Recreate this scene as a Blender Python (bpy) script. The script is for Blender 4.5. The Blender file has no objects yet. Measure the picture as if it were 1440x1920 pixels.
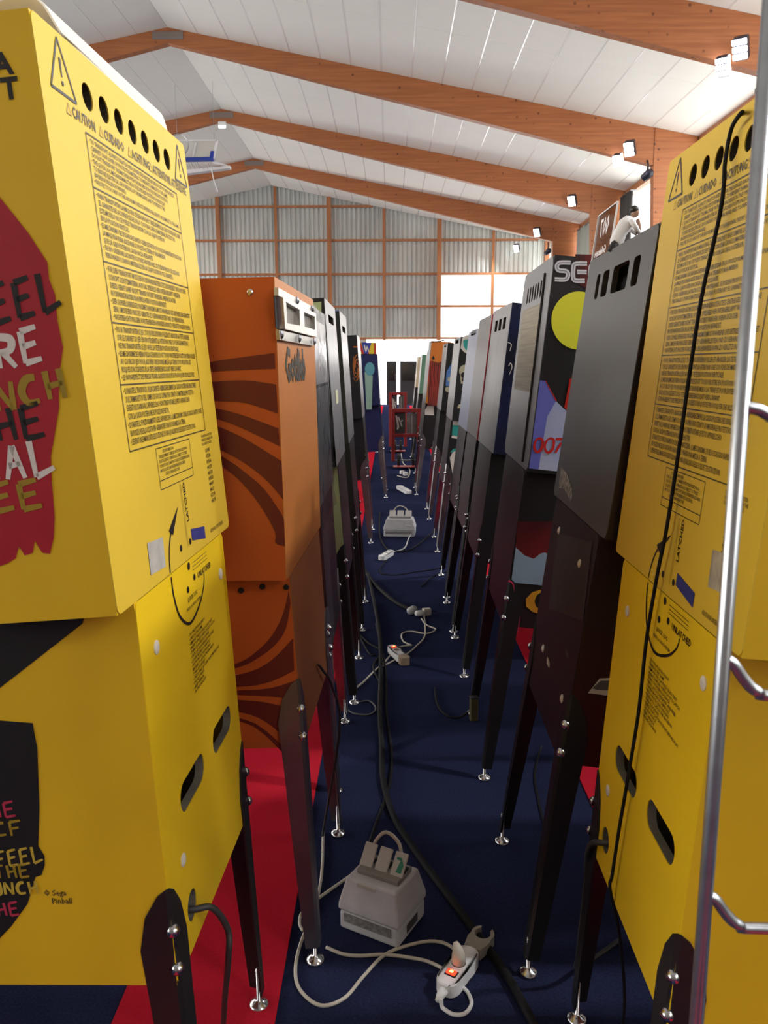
import bpy, bmesh, math, random
from mathutils import Vector, Matrix, geometry
random.seed(7)
R = math.radians
SC = bpy.context.scene
COL = SC.collection

# ------------------------------------------------------------------ camera, world, lights, exposure
F_PX, TILT, ROLL, YAW, EYE = 1543.83, 0.1768, 0.0029, 0.0082, Vector((0, 0, 1.49))
_f = Vector((-math.sin(YAW) * math.cos(TILT), math.cos(YAW) * math.cos(TILT), -math.sin(TILT)))
_r = Vector((math.cos(YAW), math.sin(YAW), 0))
_d = _f.cross(_r)
CR = math.cos(ROLL) * _r + math.sin(ROLL) * _d
CD = -math.sin(ROLL) * _r + math.cos(ROLL) * _d
cam = bpy.data.cameras.new('camera')
cam.sensor_fit = 'VERTICAL'; cam.sensor_height = 36; cam.lens = F_PX * 36 / 1920
cam.clip_start = 0.02; cam.clip_end = 200
cam.dof.use_dof = True; cam.dof.focus_distance = 2.2; cam.dof.aperture_fstop = 16
camo = bpy.data.objects.new('camera', cam); COL.objects.link(camo)
camo.matrix_world = Matrix(((CR.x, -CD.x, -_f.x, EYE.x), (CR.y, -CD.y, -_f.y, EYE.y), (CR.z, -CD.z, -_f.z, EYE.z), (0, 0, 0, 1)))
SC.camera = camo

world = bpy.data.worlds.new('sky'); SC.world = world; world.use_nodes = True
world.node_tree.nodes['Background'].inputs[0].default_value = (1.0, 0.985, 0.96, 1)
world.node_tree.nodes['Background'].inputs[1].default_value = 6.6
SC.view_settings.view_transform = 'Standard'; SC.view_settings.look = 'None'
SC.view_settings.exposure = 0.80; SC.view_settings.gamma = 1.0; SC.view_settings.use_curve_mapping = False
SC.cycles.use_denoising = True
SC.cycles.max_bounces = 7; SC.cycles.diffuse_bounces = 4; SC.cycles.transparent_max_bounces = 12
SC.cycles.sample_clamp_indirect = 6.0

def portal(loc, rot, sx, sy):       # guides the sampling of the daylight that comes through a window band
    l = bpy.data.lights.new('window_portal', 'AREA'); l.shape = 'RECTANGLE'; l.size = sx; l.size_y = sy
    l.cycles.is_portal = True
    o = bpy.data.objects.new('window_portal', l); COL.objects.link(o); o.location = loc; o.rotation_euler = rot
portal((6.12, 11.6, 4.2), (0, R(90), 0), 3.2, 40)          # daylight through the clerestory on one side
portal((-14.7, 11.6, 4.2), (0, R(-90), 0), 3.2, 40)        # and on the other, where unseen windows are opened for fill
portal((-0.5, 31.62, 3.0), (R(-90), 0, 0), 13, 4.2)       # glazed strip and added translucent glare sheets of the end wall
FLOOD_W = 50.0

# ------------------------------------------------------------------ helpers
def ray(px, py):
    return CR * ((px - 720) / F_PX) + CD * ((py - 960) / F_PX) + _f
def gp(px, py, z=0.0):              # point of the floor (or of a level) that the photograph shows at a pixel
    d = ray(px, py); return EYE + d * ((z - EYE.z) / d.z)
def gy(px, py, y):
    d = ray(px, py); return EYE + d * (y / d.y)
def gx(px, py, x):
    d = ray(px, py); return EYE + d * (x / d.x)

def tag(o, label=None, cat=None, group=None, kind=None):
    if label: o['label'] = label
    if cat: o['category'] = cat
    if group: o['group'] = group
    if kind: o['kind'] = kind
    return o
def empty(name, loc=(0, 0, 0), rz=0.0, parent=None):
    o = bpy.data.objects.new(name, None); COL.objects.link(o); o.location = loc; o.rotation_euler = (0, 0, rz)
    o.empty_display_size = 0.1
    if parent: o.parent = parent
    return o
def obj(name, data, mat=None, parent=None, loc=None, rot=None, smooth=False):
    if isinstance(data, bmesh.types.BMesh):
        bmesh.ops.recalc_face_normals(data, faces=data.faces)
        me = bpy.data.meshes.new(name); data.to_mesh(me); data.free()
    else:
        me = data
    if mat is not None:
        mats = mat if isinstance(mat, (list, tuple)) else [mat]
        if len(me.materials) == 0:
            for m in mats: me.materials.append(m)
    if smooth:
        for p in me.polygons: p.use_smooth = True
    o = bpy.data.objects.new(name, me); COL.objects.link(o)
    if parent: o.parent = parent
    if loc is not None: o.location = loc
    if rot is not None: o.rotation_euler = rot
    return o
def B(): return bmesh.new()
def box(bm, x0, x1, y0, y1, z0, z1, mi=0):
    v = [bm.verts.new(p) for p in ((x0, y0, z0), (x1, y0, z0), (x1, y1, z0), (x0, y1, z0), (x0, y0, z1), (x1, y0, z1), (x1, y1, z1), (x0, y1, z1))]
    for q in ((3, 2, 1, 0), (4, 5, 6, 7), (0, 1, 5, 4), (1, 2, 6, 5), (2, 3, 7, 6), (3, 0, 4, 7)):
        bm.faces.new([v[i] for i in q]).material_index = mi
    return bm
def bevel(bm, w, seg=2):
    bmesh.ops.bevel(bm, geom=list(bm.edges), offset=w, segments=seg, affect='EDGES', profile=0.5)
    return bm
def tess(loops):
    return geometry.tessellate_polygon([[Vector((p[0], p[1], 0)) for p in l] for l in loops])
def slab(bm, outer, holes=(), h0=0.0, h1=0.01, axis='x'):
    """extrude a 2-D outline with holes between h0 and h1; axis x: outline is (y,z); y: (x,z); z: (x,y)"""
    loops = [list(outer)] + [list(h) for h in holes]
    flat = [p for l in loops for p in l]
    put = {'x': lambda p, h: (h, p[0], p[1]), 'y': lambda p, h: (p[0], h, p[1]), 'z': lambda p, h: (p[0], p[1], h)}[axis]
    a = [bm.verts.new(put(p, h0)) for p in flat]; b = [bm.verts.new(put(p, h1)) for p in flat]
    for t in tess(loops):
        if len(set(t)) == 3:
            try:
                bm.faces.new([a[i] for i in t]); bm.faces.new([b[i] for i in reversed(t)])
            except ValueError: pass
    k = 0
    for l in loops:
        n = len(l)
        for i in range(n):
            j = (i + 1) % n
            try: bm.faces.new((a[k + i], a[k + j], b[k + j], b[k + i]))
            except ValueError: pass
        k += n
    return bm
def rrect(x0, x1, y0, y1, r, n=4):
    pts = []
    for cx, cy, a0 in ((x1 - r, y1 - r, 0), (x0 + r, y1 - r, 90), (x0 + r, y0 + r, 180), (x1 - r, y0 + r, 270)):
        for i in range(n + 1):
            a = R(a0 + 90 * i / n); pts.append((cx + r * math.cos(a), cy + r * math.sin(a)))
    return pts
def circ(cx, cy, rx, ry=None, n=20):
    ry = ry or rx
    return [(cx + rx * math.cos(2 * math.pi * i / n), cy + ry * math.sin(2 * math.pi * i / n)) for i in range(n)]
def tube(bm, pts, r, n=8, cap=True, closed=False):
    pts = [Vector(p) for p in pts]; rings = []; up = None; m = len(pts)
    for i, p in enumerate(pts):
        if closed: t = pts[(i + 1) % m] - pts[i - 1]
        else: t = pts[min(i + 1, m - 1)] - pts[max(i - 1, 0)]
        t.normalize()
        if up is None: up = t.orthogonal().normalized()
        else:
            up = up - t * up.dot(t)
            if up.length < 1e-6: up = t.orthogonal()
            up.normalize()
        s = t.cross(up); rr = r[i] if isinstance(r, (list, tuple)) else r
        rings.append([bm.verts.new(p + (up * math.cos(2 * math.pi * k / n) + s * math.sin(2 * math.pi * k / n)) * rr) for k in range(n)])
    for i in range(m if closed else m - 1):
        a, b = rings[i], rings[(i + 1) % m]
        for k in range(n): bm.faces.new((a[k], a[(k + 1) % n], b[(k + 1) % n], b[k]))
    if cap and not closed:
        bm.faces.new(rings[0][::-1]); bm.faces.new(rings[-1])
    return bm
def smooth_path(pts, sub=6):
    pts = [Vector(p) for p in pts]; out = []
    for i in range(len(pts) - 1):
        p0, p1, p2, p3 = pts[max(i - 1, 0)], pts[i], pts[i + 1], pts[min(i + 2, len(pts) - 1)]
        for k in range(sub):
            t = k / sub
            out.append(0.5 * ((2 * p1) + (p2 - p0) * t + (2 * p0 - 5 * p1 + 4 * p2 - p3) * t * t + (3 * p1 - p0 - 3 * p2 + p3) * t ** 3))
    out.append(pts[-1]); return out
def lathe(bm, prof, n=16, M=None):
    rings = []
    for r, z in prof:
        rings.append([bm.verts.new((r * math.cos(2 * math.pi * k / n), r * math.sin(2 * math.pi * k / n), z)) for k in range(n)])
    for a, b in zip(rings, rings[1:]):
        for k in range(n): bm.faces.new((a[k], a[(k + 1) % n], b[(k + 1) % n], b[k]))
    bm.faces.new(rings[0][::-1]); bm.faces.new(rings[-1])
    if M is not None: bmesh.ops.transform(bm, matrix=M, verts=bm.verts)
    return bm

# ------------------------------------------------------------------ materials
MATS = {}
def mat(name, col, rough=0.5, metal=0.0, var=0.0, scale=8.0, stretch=(1, 1, 1), bump=0.0, bscale=200.0, spec=0.5, emit=None, estr=0.0, col2=None, sheen=0.0, rot=(0, 0, 0), coat=0.0, detail=4.0):
    if name in MATS: return MATS[name]
    m = bpy.data.materials.new(name); m.use_nodes = True; nt = m.node_tree; b = nt.nodes['Principled BSDF']
    b.inputs['Base Color'].default_value = (*col, 1); b.inputs['Roughness'].default_value = rough; b.inputs['Metallic'].default_value = metal
    b.inputs['Specular IOR Level'].default_value = spec
    if coat: b.inputs['Coat Weight'].default_value = coat; b.inputs['Coat Roughness'].default_value = 0.15
    if sheen: b.inputs['Sheen Weight'].default_value = sheen
    if emit: b.inputs['Emission Color'].default_value = (*emit, 1); b.inputs['Emission Strength'].default_value = estr
    tc = nt.nodes.new('ShaderNodeTexCoord'); mp = nt.nodes.new('ShaderNodeMapping'); mp.inputs['Scale'].default_value = stretch; mp.inputs['Rotation'].default_value = rot
    nt.links.new(tc.outputs['Object'], mp.inputs['Vector'])
    if var > 0 or col2:
        n = nt.nodes.new('ShaderNodeTexNoise'); n.inputs['Scale'].default_value = scale; n.inputs['Detail'].default_value = detail
        nt.links.new(mp.outputs['Vector'], n.inputs['Vector'])
        rp = nt.nodes.new('ShaderNodeValToRGB'); rp.color_ramp.elements[0].position = 0.32; rp.color_ramp.elements[1].position = 0.68
        c2 = col2 or tuple(c * (1 - var) for c in col)
        rp.color_ramp.elements[0].color = (*c2, 1); rp.color_ramp.elements[1].color = (*col, 1)
        nt.links.new(n.outputs['Fac'], rp.inputs['Fac']); nt.links.new(rp.outputs['Color'], b.inputs['Base Color'])
    if bump > 0:
        n2 = nt.nodes.new('ShaderNodeTexNoise'); n2.inputs['Scale'].default_value = bscale; n2.inputs['Detail'].default_value = 3
        nt.links.new(mp.outputs['Vector'], n2.inputs['Vector'])
        bp = nt.nodes.new('ShaderNodeBump'); bp.inputs['Strength'].default_value = bump; bp.inputs['Distance'].default_value = 0.01
        nt.links.new(n2.outputs['Fac'], bp.inputs['Height']); nt.links.new(bp.outputs['Normal'], b.inputs['Normal'])
    MATS[name] = m; return m
def wood_mat(name, rot, c1=(0.44, 0.155, 0.052), c2=(0.32, 0.105, 0.034)):
    """laminated timber: long grain bands with small dark knots"""
    m = mat(name, c1, 0.5, col2=c2, scale=2.2, stretch=(0.6, 3.0, 14.0), rot=rot, bump=0.05, bscale=30)
    nt = m.node_tree; b = nt.nodes['Principled BSDF']; src = b.inputs['Base Color'].links[0].from_socket
    tc = nt.nodes.new('ShaderNodeTexCoord'); v = nt.nodes.new('ShaderNodeTexVoronoi'); v.inputs['Scale'].default_value = 4.2
    nt.links.new(tc.outputs['Object'], v.inputs['Vector'])
    rp = nt.nodes.new('ShaderNodeValToRGB'); rp.color_ramp.elements[0].position = 0.05; rp.color_ramp.elements[1].position = 0.13
    rp.color_ramp.elements[0].color = (0.3, 0.25, 0.2, 1); rp.color_ramp.elements[1].color = (1, 1, 1, 1)
    nt.links.new(v.outputs['Distance'], rp.inputs['Fac'])
    mx = nt.nodes.new('ShaderNodeMix'); mx.data_type = 'RGBA'; mx.blend_type = 'MULTIPLY'; mx.inputs[0].default_value = 1.0
    nt.links.new(src, mx.inputs[6]); nt.links.new(rp.outputs['Color'], mx.inputs[7]); nt.links.new(mx.outputs[2], b.inputs['Base Color'])
    return m
def glass_mat(name, tint=(1, 1, 1), gloss=0.06, rough=0.02):
    if name in MATS: return MATS[name]
    m = bpy.data.materials.new(name); m.use_nodes = True; nt = m.node_tree; nt.nodes.remove(nt.nodes['Principled BSDF'])
    t = nt.nodes.new('ShaderNodeBsdfTransparent'); t.inputs[0].default_value = (*tint, 1)
    g = nt.nodes.new('ShaderNodeBsdfGlossy'); g.inputs['Roughness'].default_value = rough
    mx = nt.nodes.new('ShaderNodeMixShader'); mx.inputs[0].default_value = gloss
    nt.links.new(t.outputs[0], mx.inputs[1]); nt.links.new(g.outputs[0], mx.inputs[2]); nt.links.new(mx.outputs[0], nt.nodes['Material Output'].inputs[0])
    MATS[name] = m; return m
def translucent_mat(name, col, share=0.6, glossy=0.05):
    if name in MATS: return MATS[name]
    m = bpy.data.materials.new(name); m.use_nodes = True; nt = m.node_tree; nt.nodes.remove(nt.nodes['Principled BSDF'])
    t = nt.nodes.new('ShaderNodeBsdfTranslucent'); t.inputs[0].default_value = (*col, 1)
    d = nt.nodes.new('ShaderNodeBsdfDiffuse'); d.inputs[0].default_value = (*col, 1)
    mx = nt.nodes.new('ShaderNodeMixShader'); mx.inputs[0].default_value = 1 - share
    nt.links.new(t.outputs[0], mx.inputs[1]); nt.links.new(d.outputs[0], mx.inputs[2]); nt.links.new(mx.outputs[0], nt.nodes['Material Output'].inputs[0])
    MATS[name] = m; return m

M_YEL = mat('yellow_laminate', (0.72, 0.45, 0.010), 0.5, var=0.10, scale=3.0, bump=0.015, bscale=300)
M_YELP = mat('yellow_panel_paint', (0.68, 0.465, 0.040), 0.5, spec=0.32, var=0.07, scale=4.0, bump=0.01, bscale=260)
M_YELC = mat('yellow_lower_panel_paint', (0.79, 0.53, 0.012), 0.5, spec=0.3, var=0.07, scale=4.0, bump=0.01, bscale=260)
M_INK = mat('black_print_ink', (0.012, 0.011, 0.010), 0.45)
M_INKF = mat('faded_black_ink', (0.065, 0.046, 0.013), 0.5)
M_INKP = mat('pale_worn_ink', (0.30, 0.20, 0.03), 0.5)
M_RED = mat('crimson_print', (0.36, 0.012, 0.022), 0.45, var=0.08, scale=20)
M_WHITEP = mat('white_print', (0.62, 0.58, 0.52), 0.5)
M_OLIVE = mat('olive_gold_print', (0.30, 0.20, 0.012), 0.5)
M_PINK = mat('pink_print', (0.42, 0.03, 0.07), 0.5)
M_GOLD = mat('pale_gold_print', (0.50, 0.36, 0.04), 0.5)
M_DARK = mat('dark_interior', (0.012, 0.010, 0.009), 0.8)
M_DUST = mat('dusty_board_interior', (0.16, 0.145, 0.11), 0.8, var=0.3, scale=30)
M_RIMD = mat('dark_cut_board_edge', (0.035, 0.024, 0.012), 0.8)
M_BLKLEG = mat('black_powder_coat', (0.010, 0.010, 0.011), 0.42, bump=0.03, bscale=500)
M_BLK = mat('black_cabinet_paint', (0.016, 0.015, 0.016), 0.38, var=0.3, scale=5)
M_GREYLEG = mat('dark_steel_leg', (0.22, 0.22, 0.25), 0.36, metal=0.9, var=0.25, scale=10)
M_CHRLEG = mat('worn_chrome_leg', (0.42, 0.41, 0.42), 0.28, metal=1.0, var=0.25, scale=12)
M_CHROME = mat('chrome', (0.58, 0.58, 0.60), 0.22, metal=1.0)
M_STEEL = mat('galvanised_steel', (0.52, 0.55, 0.58), 0.30, metal=0.95, var=0.15, scale=60)
M_WHITEPL = mat('white_plastic', (0.78, 0.78, 0.78), 0.4)
M_CREAM = mat('cream_cable', (0.52, 0.48, 0.40), 0.5)
M_BLKCABLE = mat('black_rubber_cable', (0.008, 0.008, 0.009), 0.7, spec=0.2)
M_GREYPL = mat('grey_box_plastic', (0.55, 0.55, 0.57), 0.5, var=0.12, scale=15, bump=0.02, bscale=400)
M_SILVER = mat('silver_metal_panel', (0.34, 0.34, 0.35), 0.34, metal=0.7, var=0.15, scale=3, stretch=(1, 6, 1))
M_GREYP = mat('grey_painted_panel', (0.082, 0.086, 0.090), 0.36, var=0.12, scale=4, spec=0.6)
M_GLASSBLK = mat('dark_playfield_glass', (0.008, 0.008, 0.010), 0.35, spec=0.25)

# ------------------------------------------------------------------ text
def text_mesh(body, size, align='LEFT', bold=0.0, shear=0.0, space=1.0, spacing=1.0, mirror=False, squeeze=1.0):
    c = bpy.data.curves.new('lettering', 'FONT'); c.body = body; c.size = size; c.align_x = align; c.offset = bold; c.shear = shear
    c.space_line = space; c.space_character = spacing; c.resolution_u = 1; c.fill_mode = 'FRONT'
    o = bpy.data.objects.new('lettering', c); COL.objects.link(o)
    bpy.context.view_layer.update()
    me = bpy.data.meshes.new_from_object(o.evaluated_get(bpy.context.evaluated_depsgraph_get()))
    bpy.data.objects.remove(o); bpy.data.curves.remove(c)
    if mirror or squeeze != 1.0:
        me.transform(Matrix.Diagonal((squeeze * (-1 if mirror else 1), 1, 1, 1)))
    me.materials.clear(); me.name = 'lettering'
    return me
AX_REAR = Matrix(((0, 0, 1, 0), (1, 0, 0, 0), (0, 1, 0, 0), (0, 0, 0, 1)))       # text x -> local y, y -> z, facing +x
AX_SIDE_L = Matrix(((1, 0, 0, 0), (0, 0, -1, 0), (0, 1, 0, 0), (0, 0, 0, 1)))    # facing -y
AX_SIDE_R = Matrix(((-1, 0, 0, 0), (0, 0, 1, 0), (0, 1, 0, 0), (0, 0, 0, 1)))    # facing +y
def put_text(parent, me, m, ax, at, rot=0.0, name='lettering', M=None):
    o = obj(name, me, m, parent)
    o.matrix_basis = Matrix.Translation(at) @ ax @ Matrix.Rotation(rot, 4, 'Z')
    return o
def flat(name, polys, m, parent, put):
    """flat print: polygons in 2-D placed by put(u, v) -> local point"""
    bm = B()
    for poly in polys:
        v = [bm.verts.new(put(*p)) for p in poly]
        for t in tess([poly]):
            if len(set(t)) == 3:
                try: bm.faces.new([v[i] for i in t])
                except ValueError: pass
    return obj(name, bm, m, parent)
def ribbon(pts, w, sub=4, taper=True):
    P = [Vector((p[0], p[1], 0)) for p in pts]
    if len(P) > 2: P = smooth_path(P, sub)
    n = len(P); L = []; Rr = []
    for i, p in enumerate(P):
        t = (P[min(i + 1, n - 1)] - P[max(i - 1, 0)]).normalized(); s = Vector((-t.y, t.x, 0))
        ww = w / 2 * (1.0 if not taper else (0.75 + 0.35 * math.sin(3.1 * i / max(n - 1, 1) + 0.4)))
        L.append((p.x + s.x * ww, p.y + s.y * ww)); Rr.append((p.x - s.x * ww, p.y - s.y * ww))
    return [[L[i], L[i + 1], Rr[i + 1], Rr[i]] for i in range(n - 1)]
def strokes(lines, w, **k):
    out = []
    for l in lines: out += ribbon(l, w, **k)
    return out

# ------------------------------------------------------------------ the hall
W_BEAM = wood_mat('laminated_timber_beam', (0, R(-11), 0))
W_BEAM2 = wood_mat('laminated_timber_beam_mirrored', (0, R(11), 0))
W_COL = wood_mat('laminated_timber_column', (0, R(90), 0))
W_PINE = mat('varnished_pine', (0.42, 0.17, 0.065), 0.5, col2=(0.32, 0.12, 0.045), scale=5, stretch=(1, 1, 0.2))
M_CEIL = mat('white_ceiling_panel', (0.88, 0.875, 0.815), 0.6, var=0.03, scale=1.5)
M_SEAM = mat('pale_ceiling_joint', (0.90, 0.90, 0.86), 0.25, metal=0.15)
M_ROOF = mat('roof_underside', (0.30, 0.29, 0.27), 0.8)
M_WALL = mat('painted_wall', (0.55, 0.52, 0.46), 0.7, var=0.06, scale=2)
M_CORR = mat('galvanised_corrugated_sheet', (0.66, 0.71, 0.69), 0.30, metal=0.5, var=0.22, scale=1.3, stretch=(1, 1, 0.3))
M_GLARE = translucent_mat('glare_translucent_sheet', (0.62, 0.62, 0.59), 0.42)  # translucency put in to paint the glare low on the end wall
M_GLARE2 = translucent_mat('dim_glare_translucent_sheet', (0.50, 0.51, 0.48), 0.20)  # dimmer copy that fades out the painted glare
M_PANE = glass_mat('window_glass', gloss=0.05)
M_PANEDIM = glass_mat('daylight_dimming_pane', (0.66, 0.67, 0.67), gloss=0.05)  # tint added to hold back daylight from the right-hand windows
M_CARPET = mat('navy_carpet', (0.025, 0.030, 0.074), 1.0, var=0.35, scale=160, bump=0.35, bscale=700, spec=0.0)
M_CARPR = mat('red_carpet', (0.55, 0.018, 0.036), 1.0, var=0.15, scale=160, bump=0.3, bscale=700, spec=0.0)

XR, ZR, XE, ZE = -4.3, 7.92, 6.1, 5.88           # ridge and eaves (underside of the ceiling)
XL = 2 * XR - XE
SLOPE = (ZR - ZE) / (XE - XR); ANG = math.atan(SLOPE)
Y0, Y1 = -14.0, 31.5
def roof_z(x): return ZR - abs(x - XR) * SLOPE

fl = obj('floor', box(B(), XL - 0.3, XE + 0.3, Y0, Y1 + 0.3, -0.1, 0), M_CARPET)
tag(fl, 'dark navy carpet covering the whole hall floor', 'floor', kind='structure')
for nm, x0, x1, lab in (('carpet_runner', -0.642, -0.268, 'long red carpet strip running under the row that holds the orange machine'),
                        ('carpet_runner', 0.688, 1.06, 'long red carpet strip running under the row of dark machines')):
    tag(obj(nm, box(B(), x0, x1, -3, 30.5, 0.0, 0.006), M_CARPR), lab, 'carpet', kind='structure')

ceil = empty('ceiling'); tag(ceil, 'pitched white panelled ceiling between timber frames', 'ceiling', kind='structure')
bm = B()
slab(bm, [(XR, ZR + 0.05), (XE + 0.3, ZR + 0.05 - (XE + 0.3 - XR) * SLOPE), (XE + 0.3, ZR + 0.15 - (XE + 0.3 - XR) * SLOPE), (XR, ZR + 0.15), (XL - 0.3, ZR + 0.15 - (XE + 0.3 - XR) * SLOPE), (XL - 0.3, ZR + 0.05 - (XE + 0.3 - XR) * SLOPE)], (), Y0, Y1 + 0.3, 'y')
obj('roof_deck', bm, M_ROOF, ceil)
FR_Y = [-8.3, -3.15, 1.98, 7.10, 12.20, 17.35, 22.50, 27.60]
def panel_mesh(w, l):
    bm = B(); box(bm, 0.003, w - 0.003, 0.003, l - 0.003, 0, 0.03)
    me = bpy.data.meshes.new('ceiling_panel'); bmesh.ops.recalc_face_normals(bm, faces=bm.faces); bm.to_mesh(me); bm.free(); me.materials.append(M_CEIL); return me
PW = 0.601
NST = int((XE - XR) / math.cos(ANG) / PW) + 1
pm = {}
def ceiling_panel(side, i, y0, y1):
    l = round(y1 - y0, 3); w = min(PW, (XE - XR + 0.1) / math.cos(ANG) - i * PW)
    if (l, round(w, 3)) not in pm: pm[(l, round(w, 3))] = panel_mesh(w, l)
    o = obj('ceiling_panel', pm[(l, round(w, 3))], None, ceil)
    if side > 0:
        o.location = (XR + i * PW * math.cos(ANG), y0, ZR - i * PW * math.sin(ANG)); o.rotation_euler = (0, ANG, 0)
    else:
        o.location = (XR - i * PW * math.cos(ANG), y1, ZR - i * PW * math.sin(ANG)); o.rotation_euler = (0, ANG, math.pi)
bays = [(7.1, 12.2), (12.2, 17.35), (17.35, 22.5), (22.5, 27.6), (27.6, 31.5)]
for a, b in bays:
    for i in range(NST):
        m = (a + b) / 2
        ceiling_panel(1, i, a, m); ceiling_panel(1, i, m, b)
        if i < 12: ceiling_panel(-1, i, a, b)
# the rest of the lining, out of the picture, is one board per slope and stretch
for s in (1, -1):
    bm = B(); x0 = 0.0 ; x1 = (XE - XR) * s
    slab(bm, [(XR, ZR), (XR + x1, ZE), (XR + x1, ZE + 0.03), (XR, ZR + 0.03)], (), Y0, 7.1, 'y'); obj('lining_board', bm, M_CEIL, ceil)
bm = B(); xi = XR - 12 * PW * math.cos(ANG)
slab(bm, [(xi, roof_z(xi)), (XL, roof_z(XL)), (XL, roof_z(XL) + 0.03), (xi, roof_z(xi) + 0.03)], (), 7.1, Y1, 'y'); obj('lining_board', bm, M_CEIL, ceil)
for i in range(1, NST):      # slim joint covers along the slope
    if i % 1 == 0:
        bm = B(); box(bm, -0.011, 0.011, 7.1, Y1, -0.003, 0.004)
        obj('joint_cover', bm, M_SEAM, ceil, loc=(XR + i * PW * math.cos(ANG), 0, ZR - i * PW * math.sin(ANG)), rot=(0, ANG, 0))

# portal frames
for k, y in enumerate(FR_Y):
    fr = empty('portal_frame', (0, y, 0))
    where = ['behind the viewpoint, farthest back', 'behind the viewpoint', 'over the yellow machines', 'over the near part of the aisle', 'first in view, cut by the top edge of the picture',
             'second in view, with a grey ridge plate', 'third in view, with the small green light at its ridge', 'last before the corrugated end wall'][k]
    tag(fr, 'brown laminated timber portal frame ' + where, 'timber frame', 'timber portal frames', 'structure')
    T = 0.09
    tz = lambda x: roof_z(x) - 0.003
    bm = B(); slab(bm, [(XR, 7.64), (5.2, 5.36), (5.2, tz(5.2)), (XR, tz(XR))], (), -T, T, 'y'); obj('rafter', bm, W_BEAM, fr)
    bm = B(); slab(bm, [(XR, 7.64), (2 * XR - 5.2, 5.36), (2 * XR - 5.2, tz(5.2)), (XR, tz(XR))], (), -T, T, 'y'); obj('rafter', bm, W_BEAM2, fr)
    for s in (1, -1):
        fx = lambda x: XR + s * (x - XR)
        bm = B(); slab(bm, [(fx(5.45), 0), (fx(5.2), 5.36), (fx(5.2), tz(5.2)), (fx(6.04), tz(6.04)), (fx(6.04), 0)], (), -T - 0.015, T + 0.015, 'y'); obj('column', bm, W_COL, fr)
    bm = B(); box(bm, XR - 0.30, XR + 0.30, -T - 0.012, T + 0.012, 7.70, 7.84); obj('ridge_plate', bm, mat('dull_ridge_plate', (0.24, 0.20, 0.18), 0.5, metal=0.3), fr)

# end wall : corrugated sheets, studs, girts, bright strip with doors below
we = empty('wall_back', (0, Y1, 0)); tag(we, 'corrugated metal end wall on an orange timber grid', 'wall', kind='structure')
STX = [-14.5 + 0.0] + [-6.3 - 2.02 * k for k in range(3, 0, -1)] + [-6.3, -4.2, -2.24, -0.23, 1.8, 3.79, 5.75, 6.1]
STX = sorted(set([round(v, 3) for v in STX]))
def corr_sheet(x0, x1, z0, z1, clip):
    bm = B(); pitch = 0.17; prof = ((0, 0), (0.07, 0), (0.095, 0.05), (0.145, 0.05)); xs = []
    k = math.floor(x0 / pitch)
    while k * pitch < x1 + pitch:
        for dx, dy in prof:
            x = k * pitch + dx
            if x0 <= x <= x1: xs.append((x, dy))
        k += 1
    if xs[0][0] > x0: xs.insert(0, (x0, xs[0][1]))
    if xs[-1][0] < x1: xs.append((x1, xs[-1][1]))
    if x0 < XR < x1: xs.append((XR, 0.02)); xs.sort()
    prev = None
    for x, dy in xs:
        zt = min(z1, roof_z(x) + 0.04) if clip else z1
        cur = (bm.verts.new((x, 0.08 + dy, z0)), bm.verts.new((x, 0.08 + dy, max(zt, z0 + 0.01))))
        if prev: bm.faces.new((prev[0], cur[0], cur[1], prev[1]))
        prev = cur
    return bm
for a, b in zip(STX, STX[1:]):
    for (z0, z1) in ((2.47, 3.63), (3.63, 4.8), (4.8, 8.0)):
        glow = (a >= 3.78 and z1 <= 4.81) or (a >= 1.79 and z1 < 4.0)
        obj('corrugated_sheet', corr_sheet(a, b, z0, z1, True), M_GLARE if glow else M_GLARE2 if (a >= 1.79 and z1 <= 4.81) else M_CORR, we)
for x in STX[1:-1]:
    big = round(x, 2) in (-6.3, -2.24, 1.8, 5.75)
    w, d = (0.075, 0.14) if big else (0.05, 0.05)
    obj('stud', box(B(), x - w, x + w, 0.06 - d, 0.06, 2.4 if not big else 2.4, roof_z(x) - 0.01), W_PINE, we)
for z in (7.19, 6.0, 4.8, 3.63, 2.47):
    hw = min(XE - XR, (ZR - z) / SLOPE - 0.05) if z > ZE else XE - XR
    obj('girt', box(B(), max(XL, XR - hw), min(XE, XR + hw), 0.015, 0.075, z - 0.04, z + 0.04), W_PINE, we)
# below the girts: solid base, bright glazed strip with dark doors
obj('base_wall', box(B(), XL, -0.9, 0.05, 0.15, 0, 2.43), M_WALL, we)
obj('base_wall', box(B(), 3.0, XE, 0.05, 0.15, 0, 2.43), M_WALL, we)
M_DOORF = mat('dark_door_frame', (0.03, 0.032, 0.035), 0.5)
M_DOORG = glass_mat('tinted_door_glass', (0.06, 0.07, 0.08), 0.25, 0.1)
def door(n, x0, x1, z1, lab):
    d = empty('door_%d' % n, (0, Y1, 0)); tag(d, lab, 'door', kind='structure')
    obj('door_leaf', box(B(), x0, x1, 0.06, 0.10, 0, z1), M_DOORF, d)
    bm = B(); box(bm, x0 + 0.08, x1 - 0.08, 0.045, 0.06, 0.9, z1 - 0.1); obj('door_pane', bm, M_DOORG, d)
    obj('door_handle', box(B(), x1 - 0.07, x1 - 0.04, 0.01, 0.06, 0.95, 1.15), M_CHROME, d)
door(1, -0.15, 0.24, 1.62, 'narrow dark door on the bright strip beside the far shelves')
door(2, 0.36, 0.98, 1.62, 'wide dark door on the bright strip beneath the corrugated wall')
wn = empty('window_1', (0, Y1, 0)); tag(wn, 'bright glazed strip under the corrugated end wall', 'window', kind='structure')
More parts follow.
